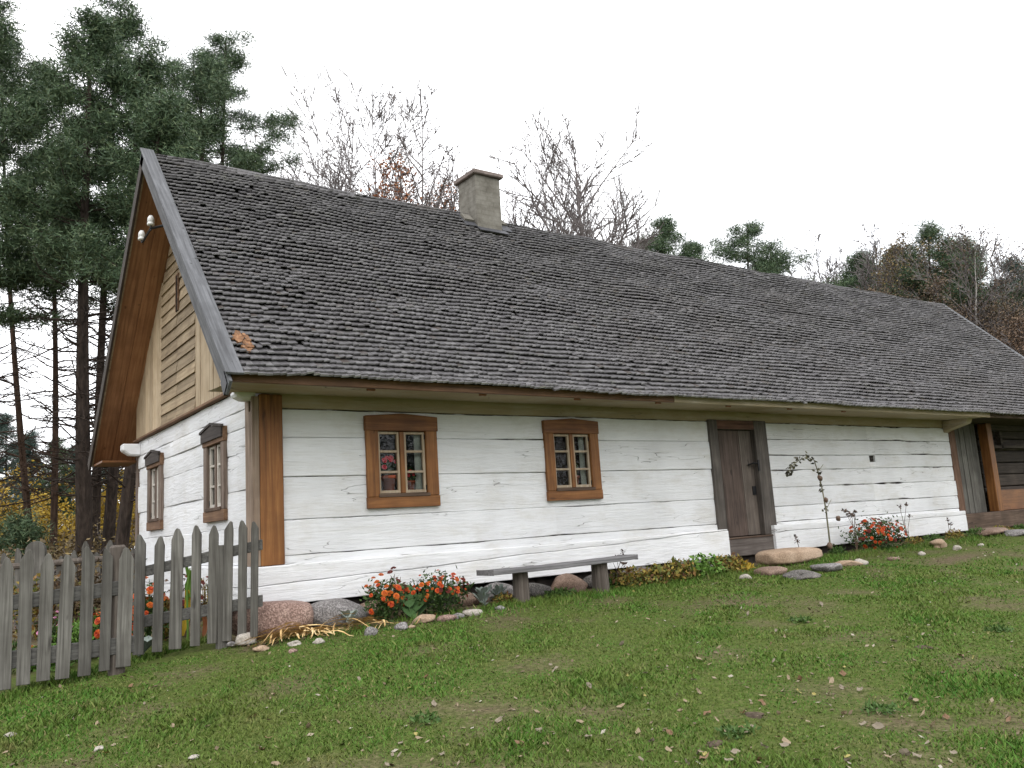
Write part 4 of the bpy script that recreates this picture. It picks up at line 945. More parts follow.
# far fence of the garden
fb = at(60, 575, 12.8); fn3 = thing('garden_fence', 'old grey fence across the far side of the flower garden, with a pole rail', 'fence', (fb[0], fb[1], g(fb[0], fb[1])))
uu = RT-RT[2]*np.array([0, 0, 1]); uu /= np.linalg.norm(uu)
for px, py, w_ in ((-28, 560, .08), (-12, 556, .08), (5, 553, .09), (20, 548, .08), (60, 556, .09), (75, 550, .08), (87, 541, .09), (98, 552, .08), (109, 540, .09), (121, 551, .08), (133, 548, .08)):
    q = at(px, py, 12.8); z0 = g(q[0], q[1]); mb = MB(); picket(mb, (q[0], q[1], z0), uu, q[2]-z0, w_*1.2, .03, random.uniform(-.02, .02)); mb.build('picket', GREYZ, fn3)
q = at(37, 541, 12.8); z0 = g(q[0], q[1]); mb = MB(); hh = q[2]-z0; n_ = np.array([-uu[1], uu[0], 0])
mb.prism([np.array([q[0], q[1], z0])+uu*(.15*math.cos(a) if k else -.15)+np.array([0, 0, max(0, hh-.15+.15*math.sin(a))])-n_*.05 for k, a in [(1, x_) for x_ in np.linspace(0, math.pi, 9)]]+[np.array([q[0], q[1], z0])-uu*.15-n_*.05, np.array([q[0], q[1], z0])+uu*.15-n_*.05], n_*.06); mb.build('round_topped_board', GREYZ, fn3)
A = at(-30, 570, 12.75); B = at(134, 556, 12.75); MB().tube([A, (A+B)/2, B], [.05, .045, .04], 8).build('pole_rail', BENCHZ, fn3)
A = at(-30, 590, 12.82); B = at(134, 577, 12.82); MB().obox((A+B)/2, (B-A)/2, (0, 0, .05), n_*.02).build('rail', GREYX, fn3)
# garden plants behind the fence
GP = 'flowers in the fenced garden'
def gd(px, py, d): p = at(px, py, d); return np.array([p[0], p[1], g(p[0], p[1])])
flower_bush('marigold', 'rusty orange marigold behind the fence, under the leftmost house window', gd(149, 600, 9.0), .20, .66, 700, [(ORF, 14), (REDF, 20)], GP, bs=.035)
flower_bush('marigold', 'red-orange marigold behind the last two pickets of the left fence section', gd(116, 600, 8.6), .20, .56, 700, [(ORF, 10), (REDF, 26)], GP, bs=.035)
flower_bush('marigold', 'small orange marigold behind the fence at the left edge of the photo', gd(12, 620, 8.3), .22, .34, 400, [(ORF, 8)], GP)
flower_bush('aster', 'pink aster behind the left fence section', gd(54, 610, 8.6), .14, .52, 240, [(PINK, 10)], GP, bs=.026)
flower_bush('aster', 'yellow-green plant with orange blossoms behind the middle of the left fence section', gd(93, 610, 8.7), .2, .44, 500, [(ORF, 5)], GP, PALEG)
flower_bush('garden_plant', 'fresh green leafy plant low behind the left fence section', gd(78, 628, 8.4), .2, .42, 500, [], GP, PALEG, .07)
flower_bush('garden_plant', 'small green leafy plant behind the second picket from the left', gd(36, 640, 8.2), .18, .24, 340, [], GP, PALEG, .07)
flower_bush('garden_plant', 'low green weed behind the fence in the left corner', gd(58, 648, 8.0), .18, .2, 340, [], GP, PALEG, .06)
flower_bush('withered_flower', 'withered maroon flower heads behind the taller fence section', gd(185, 595, 9.3), .2, .72, 260, [(MARO, 9)], GP, WITH)
flower_bush('withered_flower', 'yellow-green bush with dark seed heads near the house corner', gd(205, 595, 9.5), .14, .60, 300, [(MARO, 5)], GP, MIXL)
flower_bush('garden_plant', 'yellowing bush behind the fence, below the left gable window', gd(166, 605, 9.2), .16, .5, 420, [], GP, MIXL, .07)
flower_bush('garden_plant', 'brown dry plant with yellow leaves behind the far end of the garden', gd(38, 575, 11.2), .5, .8, 900, [], GP, MIXL, .09)
flower_bush('garden_plant', 'dry brown bush before the garden far fence, centre', gd(75, 572, 11.4), .55, .8, 900, [], GP, DRYB, .09)
flower_bush('garden_plant', 'dry brown bush before the garden far fence, right', gd(103, 570, 11.6), .5, .85, 900, [], GP, BRUSH, .09)
gl = gd(188, 610, 8.75); gt = thing('yellow_leaf_plant', 'plant with one hanging golden yellow leaf behind the fence', 'plant', gl, GP)
for (pts, wd, m) in (([(187, 590), (189, 607), (185, 621), (182, 636)], .10, YEL), ([(192, 570), (188, 585), (187, 600)], .07, PALEG), ([(186, 565), (190, 580), (191, 597)], .05, PALEG), ([(203, 612), (206, 625), (203, 638)], .06, DRY)):
    mb = MB(); V_ = []; F2 = []
    for i, (a, b_) in enumerate(pts):
        q = at(a, b_, 8.75+.03*(i % 2)); w_ = wd*math.sin(math.pi*(i+.6)/(len(pts)+.1)); V_ += [q-uu*w_/2, q+np.array(n_)*.015, q+uu*w_/2]
        if i: k = (i-1)*3; F2 += [(k, k+1, k+4, k+3), (k+1, k+2, k+5, k+4)]
    mb.add(V_, F2); mb.build('leaf', m, gt, True)
q = at(187, 590, 8.76); MB().tube([gl, q, at(190, 568, 8.76)], [.012, .01, .006], 6).build('stem', PALEG, gt)
broad_plant('cabbage', 'pale bluish cabbage leaves at the foot of the fence joint', gd(140, 645, 8.15), [(.04*math.cos(a), .04*math.sin(a), .05, .2, .14, a) for a in np.linspace(0, 5.4, 7)], SILV, 'plant', GP)

# ------------------------------------------------------------------ fallen leaves
def leaf_mesh(m, seed):
    r_ = random.Random(seed); n = 7; vs = [(0, 0, .06)]; fs = []
    for i in range(n):
        a = 2*math.pi*i/n; q = r_.uniform(.65, 1.1)*(1.25 if i == 0 else 1); vs.append((q*math.cos(a), q*.62*math.sin(a), r_.uniform(-.1, .55)))
    for i in range(n): fs.append((0, 1+i, 1+(i+1) % n))
    me_ = bpy.data.meshes.new('leaf'); me_.from_pydata(vs, [], fs); me_.materials.append(m); return me_
LM = [leaf_mesh(FLEAF[i % 4], i) for i in range(12)]
LBL = {0: 'fallen tan leaf lying on the lawn', 1: 'fallen pale grey leaf lying on the lawn', 2: 'fallen brown leaf lying on the lawn', 3: 'fallen yellow leaf lying on the lawn'}
GRPL = {0: 'tan leaves on the lawn', 1: 'pale grey leaves on the lawn', 2: 'brown leaves on the lawn', 3: 'yellow leaves on the lawn'}
lr = random.Random(21)
for i in range(210):
    px, py = lr.uniform(5, 1020), 768-abs(lr.gauss(0, .45))*170
    if lr.random() < .45: px = lr.gauss(760, 170)
    p = on_g(px, py)
    if p[1] > -.8 or not (0 < px < 1024): continue
    if fence_side(p[0], p[1]) < .15 and p[0] < -.2: continue
    k = lr.choices([0, 1, 2, 3], [.42, .3, .18, .1])[0]; me_ = LM[lr.choice([k, k+4, k+8])]
    o = bpy.data.objects.new('fallen_leaf', me_); COL.objects.link(o); s_ = lr.uniform(.012, .032)*(1.1 if py > 690 else 1.35)
    o.location = (p[0], p[1], g(p[0], p[1])+.014); o.scale = (s_, s_, s_); o.rotation_euler = (lr.gauss(0, .4), lr.gauss(0, .4), lr.uniform(0, 6.3)); tag(o, LBL[k], 'leaf', GRPL[k])
n = 9000; r_ = 2+rng.random(n)**.8*14; an_ = yw+np.radians(rng.uniform(-50, 45, n)); lx = CP[0]+r_*np.cos(an_); ly = CP[1]+r_*np.sin(an_); bb_ = bare(lx, ly)
kk = (ly < -.7) & ((fence_side(lx, ly) > .1) | (lx > -.3)) & (rng.random(n) < .35+.65*bb_); c = np.stack([lx, ly, ground(lx, ly)+.010], -1)[kk]; n = len(c); a_ = rng.uniform(0, 6.28, n); L_l = rng.uniform(.008, .026, n)
e1 = np.stack([np.cos(a_), np.sin(a_), rng.normal(0, .3, n)], -1)*L_l[:, None]; e2 = np.stack([-np.sin(a_), np.cos(a_), rng.normal(0, .3, n)], -1)*(L_l*rng.uniform(.3, .7, n))[:, None]
tag(fast_mesh('leaf_litter', np.stack([c-e1, c-e2, c+e1, c+e2], 1).reshape(-1, 3), 4, leafmat('litter', [(0, (.07, .048, .03)), (.5, (.17, .125, .075)), (.85, (.26, .215, .15)), (1, (.34, .31, .26))])), 'crumbled bits of dead leaf scattered over the lawn', 'leaf litter', kind='stuff')
# lumps of earth and tufts of darker weeds on the lawn
for px, py, lb in ((755, 716, 'dark clod of earth with withered leaves on the lawn, right of centre'), (710, 745, 'dark clod of earth with pale leaves near the bottom edge'), (925, 648, 'dark clod of earth on the lawn at the right')):
    p = on_g(px, py); q, f = stone_mesh((.075, .065, .018), int(px), 2, 0, .5); o = MB().add(q+p, f).build('earth_clod', plain('dark_clod', (.075, .058, .042), 1, .05, 0, .5, 30), None, True, loc=p); tag(o, lb, 'clod')
for px, py, lb in ((736, 735, 'dark green weed rosette on the lawn below the clod'), (425, 722, 'grey-green thistle weed on the lawn near the bottom'), (880, 712, 'dense dark green grass clump on the lawn at the right'), (800, 622, 'dark green weed tuft in the lawn below the doorstep'), (1000, 632, 'green grass tuft at the right edge of the lawn')):
    p = on_g(px, py); c = in_ball(130, p+np.array([0, 0, .015]), (.13, .11, .025), 0); tag(fast_mesh('lawn_weed', leaves(c, .04, .4, .7), 4, WEED, loc=p), lb, 'weed')

# ------------------------------------------------------------------ trees
def bez(a, b, n, bend):
    a, b = np.array(a, float), np.array(b, float); return [a+(b-a)*t+np.array(bend)*math.sin(math.pi*t) for t in np.linspace(0, 1, n)]
def needles(cl, size, per, spread):
    cl = np.array(cl); c = np.repeat(cl, per, 0); n = len(c)
    c = c+rng.normal(size=(n, 3))*np.array(spread)
    d = rng.normal(size=(n, 3)); d[:, 2] = d[:, 2]*.7+.45; d /= np.linalg.norm(d, axis=1)[:, None]; e = rng.normal(size=(n, 3)); s_ = np.cross(d, e); s_ /= np.linalg.norm(s_, axis=1)[:, None]
    L = (size*rng.uniform(.6, 1.3, n))[:, None]; w_ = L*.085
    return np.stack([c-s_*w_, c+s_*w_, c+d*L], 1).reshape(-1, 3)
def top_at(px, py, d): return at(px, py, d)
def pine(label, px, d, tpx, tpy, crown_py, rad, trunk_r, seed, name='pine_tree', group='pines beside the house', bark=None, need=None, dens=1.0, pyb=560, dead=46, shape='pine', cat='tree', nsz=.16):
    rn = random.Random(seed); b_ = at(px, pyb, d); base = np.array([b_[0], b_[1], g(b_[0], b_[1])-.1]); tp = at(tpx, tpy, d); cz = at(tpx, crown_py, d)[2]
    t = thing(name, label, cat, base, group); H = tp[2]-base[2]
    path = bez(base, tp, 12, (rn.uniform(-.25, .25), rn.uniform(-.25, .25), 0)); tr = MB(); tr.tube(path, [trunk_r*(1-.86*(i/11)**1.1)*(1.25 if i == 0 else 1) for i in range(12)], 8)
    def on_trunk(z):
        f = min(.999, max(0, (z-base[2])/H))*11; i = int(f); return path[i]+(path[min(i+1, 11)]-path[i])*(f-i)
    cl = []; nl = int((tp[2]-cz)*(8.2 if shape == 'pine' else 11))
    for i in range(nl):
        f = (i+rn.random())/nl; z = cz+(tp[2]-cz)*f*.985; p = on_trunk(z); a = rn.uniform(0, 2*math.pi)
        if shape == 'pine': L = max(.25, 1.12*rad*(1-f)**.62*(.68+.32*min(1, f/.3))*rn.choice([rn.uniform(.35, .9), rn.uniform(.7, 1.3)]))
        elif shape == 'open': L = max(.3, rad*(1-f)**.75*rn.choice([rn.uniform(.4, .9), rn.uniform(.8, 1.35)]))
        else: L = max(.2, rad*(1-f)**.85*rn.uniform(.75, 1.1))
        up_ = (.15+.6*f+rn.uniform(-.25, .45)*(1-f))*L*(1-.45*f) if shape == 'pine' else (.05+.3*f)*L if shape == 'open' else (-.12+.3*f)*L
        e = p+np.array([math.cos(a)*L, math.sin(a)*L, up_+rn.uniform(-.15, .25)]); br = bez(p, e, 5, (rn.uniform(-.1, .1), rn.uniform(-.1, .1), -.08*L))
        r0 = max(.012, trunk_r*.16*(1-f*.6)); tr.tube(br, [r0, r0*.8, r0*.6, r0*.45, r0*.25], 4, cap=False)
        ns = max(2, int(L*3.0))
        for k in range(ns):
            q = br[2+rn.randint(0, 2)]+(br[4]-br[2])*rn.uniform(-.3, .1); a2 = a+rn.uniform(-1.2, 1.2); l2 = rn.uniform(.2, .5)*max(.5, L*.5); e2 = q+np.array([math.cos(a2)*l2, math.sin(a2)*l2, l2*rn.uniform(.0, .5)])
            tr.tube([q, e2], [r0*.4, r0*.2], 3, cap=False); cl += [q+(e2-q)*.6, e2]
        cl.append(br[4])
    for i in range(dead):
        z = base[2]+(cz-base[2])*rn.uniform(.30, 1.0); p = on_trunk(z); a = rn.uniform(0, 6.3); L = rn.uniform(.5, 1.9); e = p+np.array([math.cos(a)*L, math.sin(a)*L, L*rn.uniform(-.45, .6)]); br = bez(p, e, 4, (0, 0, rn.uniform(-.15, .15)))
        tr.tube(br, [.026, .021, .016, .009], 4, cap=False)
        for k in range(6):
            q = br[1+k % 3]; tr.tube([q, q+np.array([rn.uniform(-.55, .55), rn.uniform(-.55, .55), rn.uniform(-.2, .35)])], [.013, .007], 3, cap=False)
    tr.build('trunk', bark or BARK, t)
    cl = [c for c in cl]
    fast_mesh('crown', needles(cl, nsz, int((100 if shape == 'pine' else 85)*dens), (.185, .185, .13) if shape == 'pine' else (.25, .25, .16) if shape == 'open' else (.2, .2, .12)), 3, need or NEED, t)
    return t
PB = dict(group='tall pines beside the gable')
pine('slender leaning pine at the far left edge, thin bare lower trunk', 36, 30, 0, 30, 285, 2.3, .13, 1, bark=BARKR, **PB)
pine('thin crooked pine, second trunk from the left', 53, 27, 44, 70, 290, 1.9, .12, 2, bark=BARKR, **PB)
pine('thick straight pine, third trunk from the left', 86, 22, 92, 22, 290, 1.9, .22, 3, **PB)
pine('tallest pine with a pointed top, trunk just right of the thick one', 94, 25, 121, 6, 320, 2.3, .15, 4, **PB)
pine('pine close beside the roof verge, half hidden by it', 105, 23, 140, 55, 310, 1.9, .17, 5, **PB)
pine('pine with forked leaning trunk beneath the roof overhang', 116, 20, 160, 100, 300, 1.6, .17, 6, **PB)
pine('pine rising behind the roof peak, left of the pair', 206, 30, 201, 64, 250, 2.9, .20, 7, **PB)
pine('pine rising behind the roof, right of the pair with open crown', 226, 33, 226, 38, 250, 3.5, .20, 8, **PB)
pine('pine of which only crown edge shows at the left border', -18, 24, -6, 5, 330, 2.0, .16, 9, **PB)
pine('lower pine behind the roof filling between the two crowns', 180, 36, 174, 128, 300, 1.7, .18, 10, **PB)
pine('bluish spruce far behind the garden at the left edge', 8, 55, 6, 415, 540, 2.6, .10, 11, 'spruce_tree', 'young spruces behind the garden', need=NEED2, dead=0, shape='spruce')
pine('greenish spruce far behind, between the thin pine trunks', 55, 58, 57, 442, 545, 2.2, .09, 12, 'spruce_tree', 'young spruces behind the garden', dead=0, shape='spruce')
pine('very small dark spruce in the brush behind the fence', 22, 22, 22, 520, 575, .5, .05, 13, 'spruce_tree', 'young spruces behind the garden', dead=0, shape='spruce')
pine('bluish spruce far behind, left of the thin pine trunks', 30, 60, 29, 436, 545, 2.2, .12, 14, 'spruce_tree', 'young spruces behind the garden', need=NEED2, dead=0, shape='spruce', nsz=.22)
pine('bluish spruce far behind, just left of the thick pine trunk', 74, 62, 74, 446, 545, 2.2, .12, 15, 'spruce_tree', 'young spruces behind the garden', need=NEED2, dead=0, shape='spruce', nsz=.22)
pine('bluish spruce far behind, between thick trunks and the house', 112, 60, 112, 452, 545, 2.2, .12, 16, 'spruce_tree', 'young spruces behind the garden', need=NEED2, dead=0, shape='spruce', nsz=.22)
# bare and broadleaf trees behind the house
def bare_tree(label, px, d, tpx, tpy, r0, seed, spread=.5, name='bare_tree', group='bare trees behind the roof', bark=None, leafm=None, leafn=0, levels=5, pyb=505, fork=.35, nb=3, leaf_lo=0., leaf_hi=1., lsz=.16, twig=.0175):
    rn = random.Random(seed); b_ = at(px, pyb, d); base = np.array([b_[0], b_[1], g(b_[0], b_[1])-.1]); tp = at(tpx, tpy, d); H = tp[2]-base[2]
    t = thing(name, label, 'tree', base, group); tr = MB(); tips = []
    tp = base+(tp-base)*.90
    lead = 1 if spread < .45 else (2 if spread < .58 else 3); Wd = H*(.34 if spread < .45 else .27)*(.8+spread*.5)
    def perp(dd, a):
        h_ = np.array([0, 0, 1.]) if abs(dd[2]) < .9 else np.array([1., 0, 0]); e1 = np.cross(dd, h_); e1 /= np.linalg.norm(e1); return e1*math.cos(a)+np.cross(dd, e1)*math.sin(a)
    def limb(p, dr, L, r, n, wob, grav=.05):
        q = p; dd = dr; out = [p]
        for i in range(n):
            dd = dd+np.array([rn.gauss(0, wob), rn.gauss(0, wob), grav]); dd = dd/np.linalg.norm(dd); q = q+dd*L/n; out.append(q)
        tr.tube(out, [max(twig*.8, r*(1-.75*i/n)) for i in range(n+1)], 5 if r > .05 else (4 if r > .025 else 3), 1, cap=False); return out, dd
    tk = base+(tp-base)*fork*.75; tr.tube(bez(base, tk, 5, (rn.uniform(-.15, .15), 0, 0)), [r0*1.2, r0, r0*.95, r0*.9, r0*.85], 8, cap=False)
    for ld in range(lead):
        a0 = 2*math.pi*ld/lead+rn.random(); tipp = tp+np.array([math.cos(a0), math.sin(a0), 0])*(Wd*.45 if lead > 1 else 0)*rn.uniform(.6, 1.2)-np.array([0, 0, H*.06*ld*rn.random()])
        main = bez(tk, tipp, 10, (math.cos(a0)*Wd*.16*(lead > 1)+rn.gauss(0, .12), math.sin(a0)*Wd*.16*(lead > 1)+rn.gauss(0, .12), 0)); main = [main[0]]+[q+np.array([rn.gauss(0, .05), rn.gauss(0, .05), 0]) for q in main[1:]]
        tr.tube(main, [max(twig, r0*.8/lead**.5*(1-.93*i/9)) for i in range(10)], 6, cap=False); tips.append(main[-1])
        nl = int(34/lead**.55)
        for i in range(nl):
            f = ((i+rn.random())/nl)*.97; k = min(8, int(f*9)); p = main[k]+(main[k+1]-main[k])*(f*9-k); a = rn.uniform(0, 6.28) if lead == 1 else a0+rn.gauss(0, 1.3)
            L = Wd*(.14+.9*math.sin(math.pi*min(1, .22+.78*f)))*rn.uniform(.65, 1.1)/lead**.3; el_ = rn.uniform(.55, 1.0)+.25*f; dd = np.array([math.cos(a)*math.cos(el_), math.sin(a)*math.cos(el_), math.sin(el_)])
            r1_ = max(twig*1.15, r0*.40*(1-f*.7)); b1_, _ = limb(p, dd, L, r1_, 5, .07, .06); tips.append(b1_[-1])
            for m in range(3+int(L*2.2)):
                k1 = rn.randint(1, 4); q = b1_[k1]+(b1_[k1+1]-b1_[k1])*rn.random(); d1 = b1_[k1+1]-b1_[k1]; d1 = d1/np.linalg.norm(d1); d2 = d1+perp(d1, rn.uniform(0, 6.28))*rn.uniform(.5, 1.0); d2 /= np.linalg.norm(d2)
                L2 = L*rn.uniform(.22, .48)*(1.15-k1*.12); b2_, _ = limb(q, d2, L2, max(twig, r1_*.5), 3, .10, .05); tips.append(b2_[-1])
                for o_ in range(levels-2):
                    k2 = rn.randint(1, 2); q2 = b2_[k2]; d3 = d2+perp(d2, rn.uniform(0, 6.28))*rn.uniform(.5, 1.0); d3 /= np.linalg.norm(d3); b3_, _ = limb(q2, d3, L2*rn.uniform(.3, .65), twig, 2, .12, .04); tips.append(b3_[-1])
    tr.build('trunk', [bark or BARKG, BARKG], t)
    if leafm:
        cs = [c for c in tips if base[2]+H*leaf_lo < c[2] < base[2]+H*leaf_hi]; rn.shuffle(cs)
        if cs:
            c = np.repeat(np.array(cs), max(1, leafn//len(cs)), 0); c = c+rng.normal(size=c.shape)*.22; fast_mesh('crown', leaves(c, lsz, .6, 0), 4, leafm, t)
    return t
bare_tree('thin bare tree rising behind the roof, just right of the pines', 292, 45, 302, 92, .12, 31, .55)
bare_tree('slim bare sapling behind the roof, between pines and the big bare tree', 328, 48, 340, 108, .09, 32, .5, levels=4)
bare_tree('slanting bare tree left of the one with russet leaves', 388, 40, 372, 66, .10, 33, .42)
bare_tree('wide bare tree with a clump of russet leaves, left of the chimney', 410, 38, 422, 72, .19, 34, .6, leafm=None)
bare_tree('small oak keeping its russet leaves, beside the chimney on the left', 422, 36, 426, 125, .14, 35, .5, 'oak_tree', leafm=DRY, leafn=9000, leaf_lo=.5, lsz=.12, levels=5)
bare_tree('bare tree just right of the chimney', 520, 42, 512, 118, .12, 36, .6)
bare_tree('large upright bare tree with fanned crown right of the chimney', 580, 38, 573, 96, .22, 37, .40, fork=.42, nb=4, levels=5)
bare_tree('low bare sapling between chimney and the fanned bare tree', 548, 44, 546, 165, .08, 38, .5, levels=4)
bare_tree('low twiggy bare tree right of the fanned one', 630, 46, 628, 180, .10, 39, .5, levels=5)
bare_tree('low bare tree behind the ridge left of the big bare tree', 350, 50, 352, 165, .10, 41, .6, levels=4)
PR = dict(group='conifers behind the roof', pyb=505, dead=2, shape='open', dens=.75)
pine('small open pine behind the ridge, right of the bare trees', 663, 48, 663, 220, 330, 2.7, .14, 51, nsz=.2, **PR)
pine('tip of a tiny pine just showing over the ridge', 691, 50, 691, 246, 330, 1.0, .10, 52, nsz=.2, **PR)
pine('broad pine standing alone behind the middle of the ridge', 752, 48, 748, 226, 330, 4.6, .2, 53, nsz=.2, **PR)
bare_tree('pale bare birch behind the ridge, right of the lone pine', 826, 52, 822, 214, .12, 54, .55, 'birch_tree', bark=BARKB, levels=5)
pine('small dark pine left of the right-hand tree group', 860, 52, 858, 256, 340, 2.2, .12, 55, nsz=.2, **PR)
bare_tree('tall grey bare tree at the left of the right-hand group', 880, 52, 874, 204, .15, 56, .5, levels=5)
bare_tree('brown larch with thin foliage in the right-hand group', 903, 50, 904, 212, .16, 57, .45, 'larch_tree', leafm=BRUSH, leafn=14000, leaf_lo=.3, lsz=.11)
pine('pointed green pine in the middle of the right-hand group', 930, 48, 928, 228, 330, 3.2, .18, 58, nsz=.2, **PR)
pine('blunt green pine right of the pointed one', 952, 50, 948, 248, 340, 2.8, .16, 59, nsz=.2, **PR)
bare_tree('birch with a white trunk seen above the right roof slope', 984, 44, 974, 216, .14, 60, .4, 'birch_tree', bark=BARKB, leafm=DRYB, leafn=6000, leaf_lo=.4, lsz=.10)
pine('grey-green pine behind the white-trunked birch', 972, 53, 968, 246, 350, 2.6, .16, 61, nsz=.2, **PR)
pine('bluish pine at the right border', 1018, 50, 1014, 262, 380, 2.8, .16, 62, need=NEED2, nsz=.2, **PR)
pine('second pine at the right border, partly cut off', 1040, 46, 1036, 268, 390, 2.2, .16, 63, nsz=.2, **PR)
for px, d, ty, s_, lb in ((1000, 42, 282, 64, 'brown twiggy tree low behind the right roof slope'), (1024, 40, 300, 65, 'russet twiggy tree at the right border behind the roof slope'), (962, 46, 285, 66, 'brown shrubby tree left of the white-trunked birch'), (918, 44, 268, 67, 'brown shrubby tree below the pointed pine'), (888, 46, 262, 68, 'pale brown shrubby tree below the larch')):
    bare_tree(lb, px, d, px-2, ty, .11, s_, .55, 'twiggy_tree', 'twiggy trees behind the right roof slope', leafm=DRYB if s_ != 65 else RUST, leafn=13000, leaf_lo=.2, lsz=.10, levels=5, nb=3)
for px, d, ty, rd, s_, lb in ((868, 62, 262, 3.0, 71, 'far pine filling the treeline left of the larch'), (893, 64, 250, 3.2, 72, 'far pine between the larch and the grey bare tree'), (915, 60, 258, 3.2, 73, 'far pine just left of the pointed green pine'), (966, 62, 268, 3.2, 74, 'far pine left of the white-trunked birch'), (998, 60, 290, 3.4, 75, 'far low pine right of the white-trunked birch'), (640, 62, 240, 2.2, 76, 'far pine tip beside the low twiggy tree'), (1034, 64, 276, 3.4, 77, 'far pine beyond the right border pair')):
    pine(lb, px, d, px-1, ty, 400, rd, .16, s_, nsz=.24, group='far pines of the right treeline', pyb=505, dead=0, shape='open', dens=.75)
for px, d, ty, s_, lb in ((655, 56, 208, 81, 'faint bare treetop between the two small pines'), (700, 58, 226, 82, 'faint bare treetop left of the lone pine'), (790, 58, 236, 83, 'faint bare treetop right of the lone pine'), (845, 58, 230, 84, 'faint bare treetop left of the right-hand group'), (478, 48, 140, 85, 'thin bare tree directly behind the chimney'), (270, 52, 120, 86, 'thin bare tree at the right edge of the pine crowns')):
    bare_tree(lb, px, d, px-2, ty, .10, s_, .5, levels=5)
# shrubs and brush beyond the garden
SG = 'yellow shrubs beyond the garden'
def shrub(label, px, py, d, rx, h, m, n, group, lsz=.12, name='shrub'):
    p = at(px, py, d); b_ = np.array([p[0], p[1], g(p[0], p[1])]); t = thing(name, label, 'shrub', b_, group)
    mb = MB(); rn = random.Random(int(px+d)); tips = []
    for i in range(16):
        e = b_+np.array([rn.gauss(0, rx*.5), rn.gauss(0, rx*.4), h*rn.uniform(.6, 1.1)]); br = bez(b_+np.array([rn.gauss(0, rx*.3), rn.gauss(0, rx*.2), 0]), e, 4, (0, 0, .1*h)); mb.tube(br, [.022, .016, .011, .006], 4, cap=False); tips += br[1:]
        for k in range(3): q = br[1+k]; e2 = q+np.array([rn.gauss(0, .3), rn.gauss(0, .3), rn.uniform(.1, .5)]); mb.tube([q, e2], [.009, .004], 3, cap=False); tips.append(e2)
    mb.build('stem', BARKG, t); c = np.repeat(np.array(tips), max(1, n//len(tips)), 0); c = c+rng.normal(size=c.shape)*np.array([.22, .22, .18]); fast_mesh('foliage', leaves(c, lsz, .6, .1), 4, m, t); return t
for px, d, rx, h, lb in ((-6, 38, 2.2, 3.6, 'golden yellow shrub at the left edge'), (20, 40, 2.0, 3.2, 'golden yellow shrub left of the thick pine trunk'), (62, 42, 2.2, 3.0, 'yellow shrub between the thin pine trunks and the thick ones'), (108, 36, 1.6, 3.2, 'yellow shrub between the pine trunks near the house'), (132, 38, 1.6, 3.6, 'yellow shrub right beside the gable wall')):
    shrub(lb, px, 560, d-6, rx, h*.95, YEL, 3600, SG, .12)
for px, d, h, lb in ((5, 27, 1.2, 'brown leafless thicket at the left edge behind the garden'), (45, 25, 1.0, 'brown leafless thicket behind the garden, centre'), (75, 28, 1.2, 'brown leafless thicket beside the thick pine'), (118, 24, 1.2, 'brown leafless thicket near the gable wall'), (30, 19, .8, 'low brown brush right behind the garden fence')):
    shrub(lb, px, 565, d, 1.8, h, BRUSH, 1500, 'brown thickets behind the garden', .11)
# far wood as one mass; unseen half added behind camera to darken panes
cs = []; 
for i in range(300):
    a = yw+math.radians(random.uniform(-62, 62) if i < 150 else random.uniform(70, 290)); d = random.uniform(66, 105) if i < 150 else random.uniform(45, 60); cx, cy = CP[0]+d*math.cos(a), CP[1]+d*math.sin(a); hh = (random.uniform(6.5, 11.5)*(d/80) if i < 150 else random.uniform(13, 19)); w_ = random.uniform(1.6, 3)
    n = 260; c = in_ball(n, (cx, cy, hh*.5), (w_, w_, hh*.5), .2); c[:, 0] += (c[:, 2]/hh-.5)*random.uniform(-.6, .6); keepm = rng.random(n) < (1.15-c[:, 2]/hh*.6); cs.append(c[keepm])
c = np.concatenate(cs); mi = (np.sin(c[:, 0]*.21)+np.sin(c[:, 1]*.17+1)+rng.normal(size=len(c))*.6 > .3).astype(int)
tag(fast_mesh('far_wood', leaves(c, .8, .55, .3), 4, [NEED2, DRYB], mi=mi), 'mixed wood far behind the garden and house, plus an unseen belt added behind the camera', 'wood', kind='stuff')
# dry undergrowth under the pines
n = 26000; ux = rng.uniform(-14, 30, n); uy = rng.uniform(13, 60, n); hh = rng.uniform(.15, .6, n); c = np.stack([ux, uy, ground(ux, uy)], -1)
d = rng.normal(size=(n, 3))*.35; d[:, 2] = 1; s_ = rng.normal(size=(n, 3)); s_[:, 2] = 0; s_ /= np.linalg.norm(s_, axis=1)[:, None]
tag(fast_mesh('undergrowth', np.stack([c-s_*.018, c+s_*.018, c+d*hh[:, None]], 1).reshape(-1, 3), 3, BRUSH), 'dry brown grass and undergrowth beneath the pines', 'undergrowth', kind='stuff')

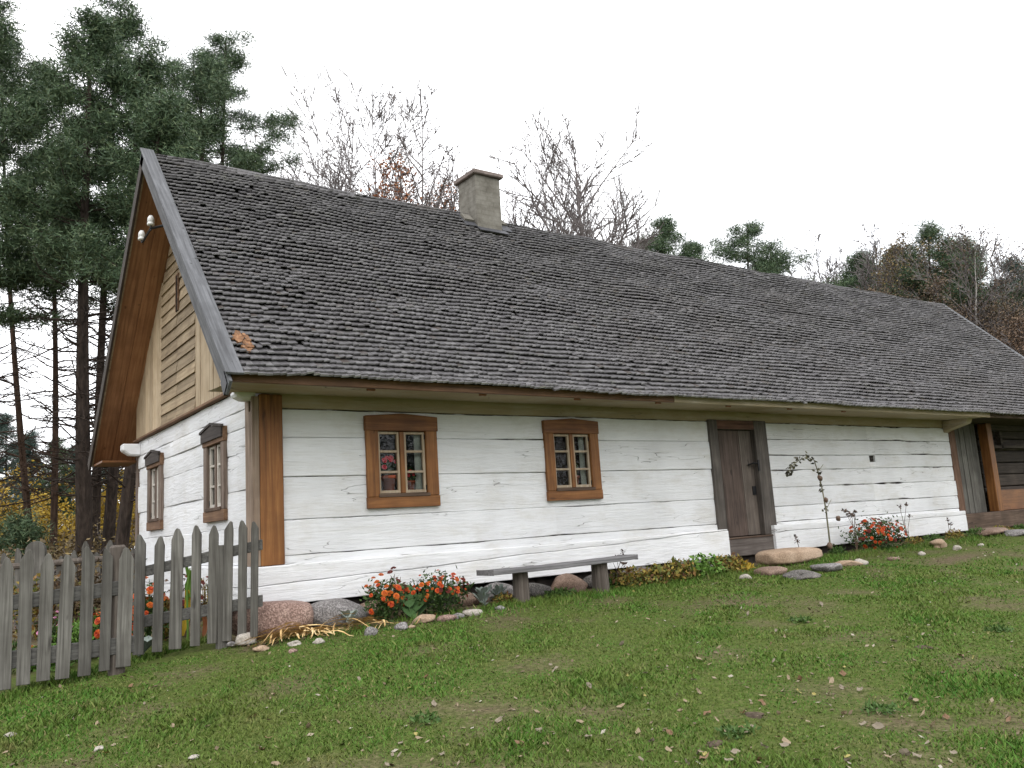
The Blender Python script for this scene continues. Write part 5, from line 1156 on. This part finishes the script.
# ------------------------------------------------------------------ light
w = bpy.data.worlds.new('World'); scene.world = w; w.use_nodes = True; nt = w.node_tree; bgd = nt.nodes['Background']
sky = nt.nodes.new('ShaderNodeTexSky'); sky.sky_type = 'NISHITA'; sky.sun_disc = False
az, el = math.radians(236), math.radians(44)      # direction TOWARDS the sun, measured in the xy plane from +x
sky.sun_elevation = el; sky.sun_rotation = math.pi/2-az; sky.dust_density = 3; sky.air_density = 1.2
tc = nt.nodes.new('ShaderNodeTexCoord'); ns = nt.nodes.new('ShaderNodeTexNoise'); ns.inputs['Scale'].default_value = 1.6; ns.inputs['Detail'].default_value = 4; nt.links.new(tc.outputs['Generated'], ns.inputs['Vector'])
rp = nt.nodes.new('ShaderNodeValToRGB'); rp.color_ramp.elements[0].position = .3; rp.color_ramp.elements[0].color = (.90, .92, .97, 1); rp.color_ramp.elements[1].position = .7; rp.color_ramp.elements[1].color = (1, 1, 1, 1); nt.links.new(ns.outputs['Fac'], rp.inputs[0])
CLOUD = 19.5
sc_ = nt.nodes.new('ShaderNodeVectorMath'); sc_.operation = 'SCALE'; sc_.inputs['Scale'].default_value = CLOUD; nt.links.new(rp.outputs[0], sc_.inputs[0])
mx = nt.nodes.new('ShaderNodeMix'); mx.data_type = 'RGBA'; mx.inputs[0].default_value = .88; nt.links.new(sky.outputs[0], mx.inputs[6]); nt.links.new(sc_.outputs[0], mx.inputs[7])
nt.links.new(mx.outputs[2], bgd.inputs[0]); bgd.inputs[1].default_value = .13
sun = bpy.data.lights.new('sun', 'SUN'); sun.energy = 1.05; sun.angle = math.radians(35); sun.color = (1, .97, .93); so = bpy.data.objects.new('sun', sun); COL.objects.link(so)
dirv = Vector((math.cos(az)*math.cos(el), math.sin(az)*math.cos(el), math.sin(el))); so.rotation_euler = dirv.to_track_quat('Z', 'Y').to_euler()
vs_ = scene.view_settings; vs_.view_transform = 'Standard'; vs_.look = 'None'; vs_.exposure = 0; vs_.gamma = 1
cy = scene.cycles; cy.max_bounces = 6; cy.volume_bounces = 2; cy.diffuse_bounces = 3; cy.transparent_max_bounces = 12
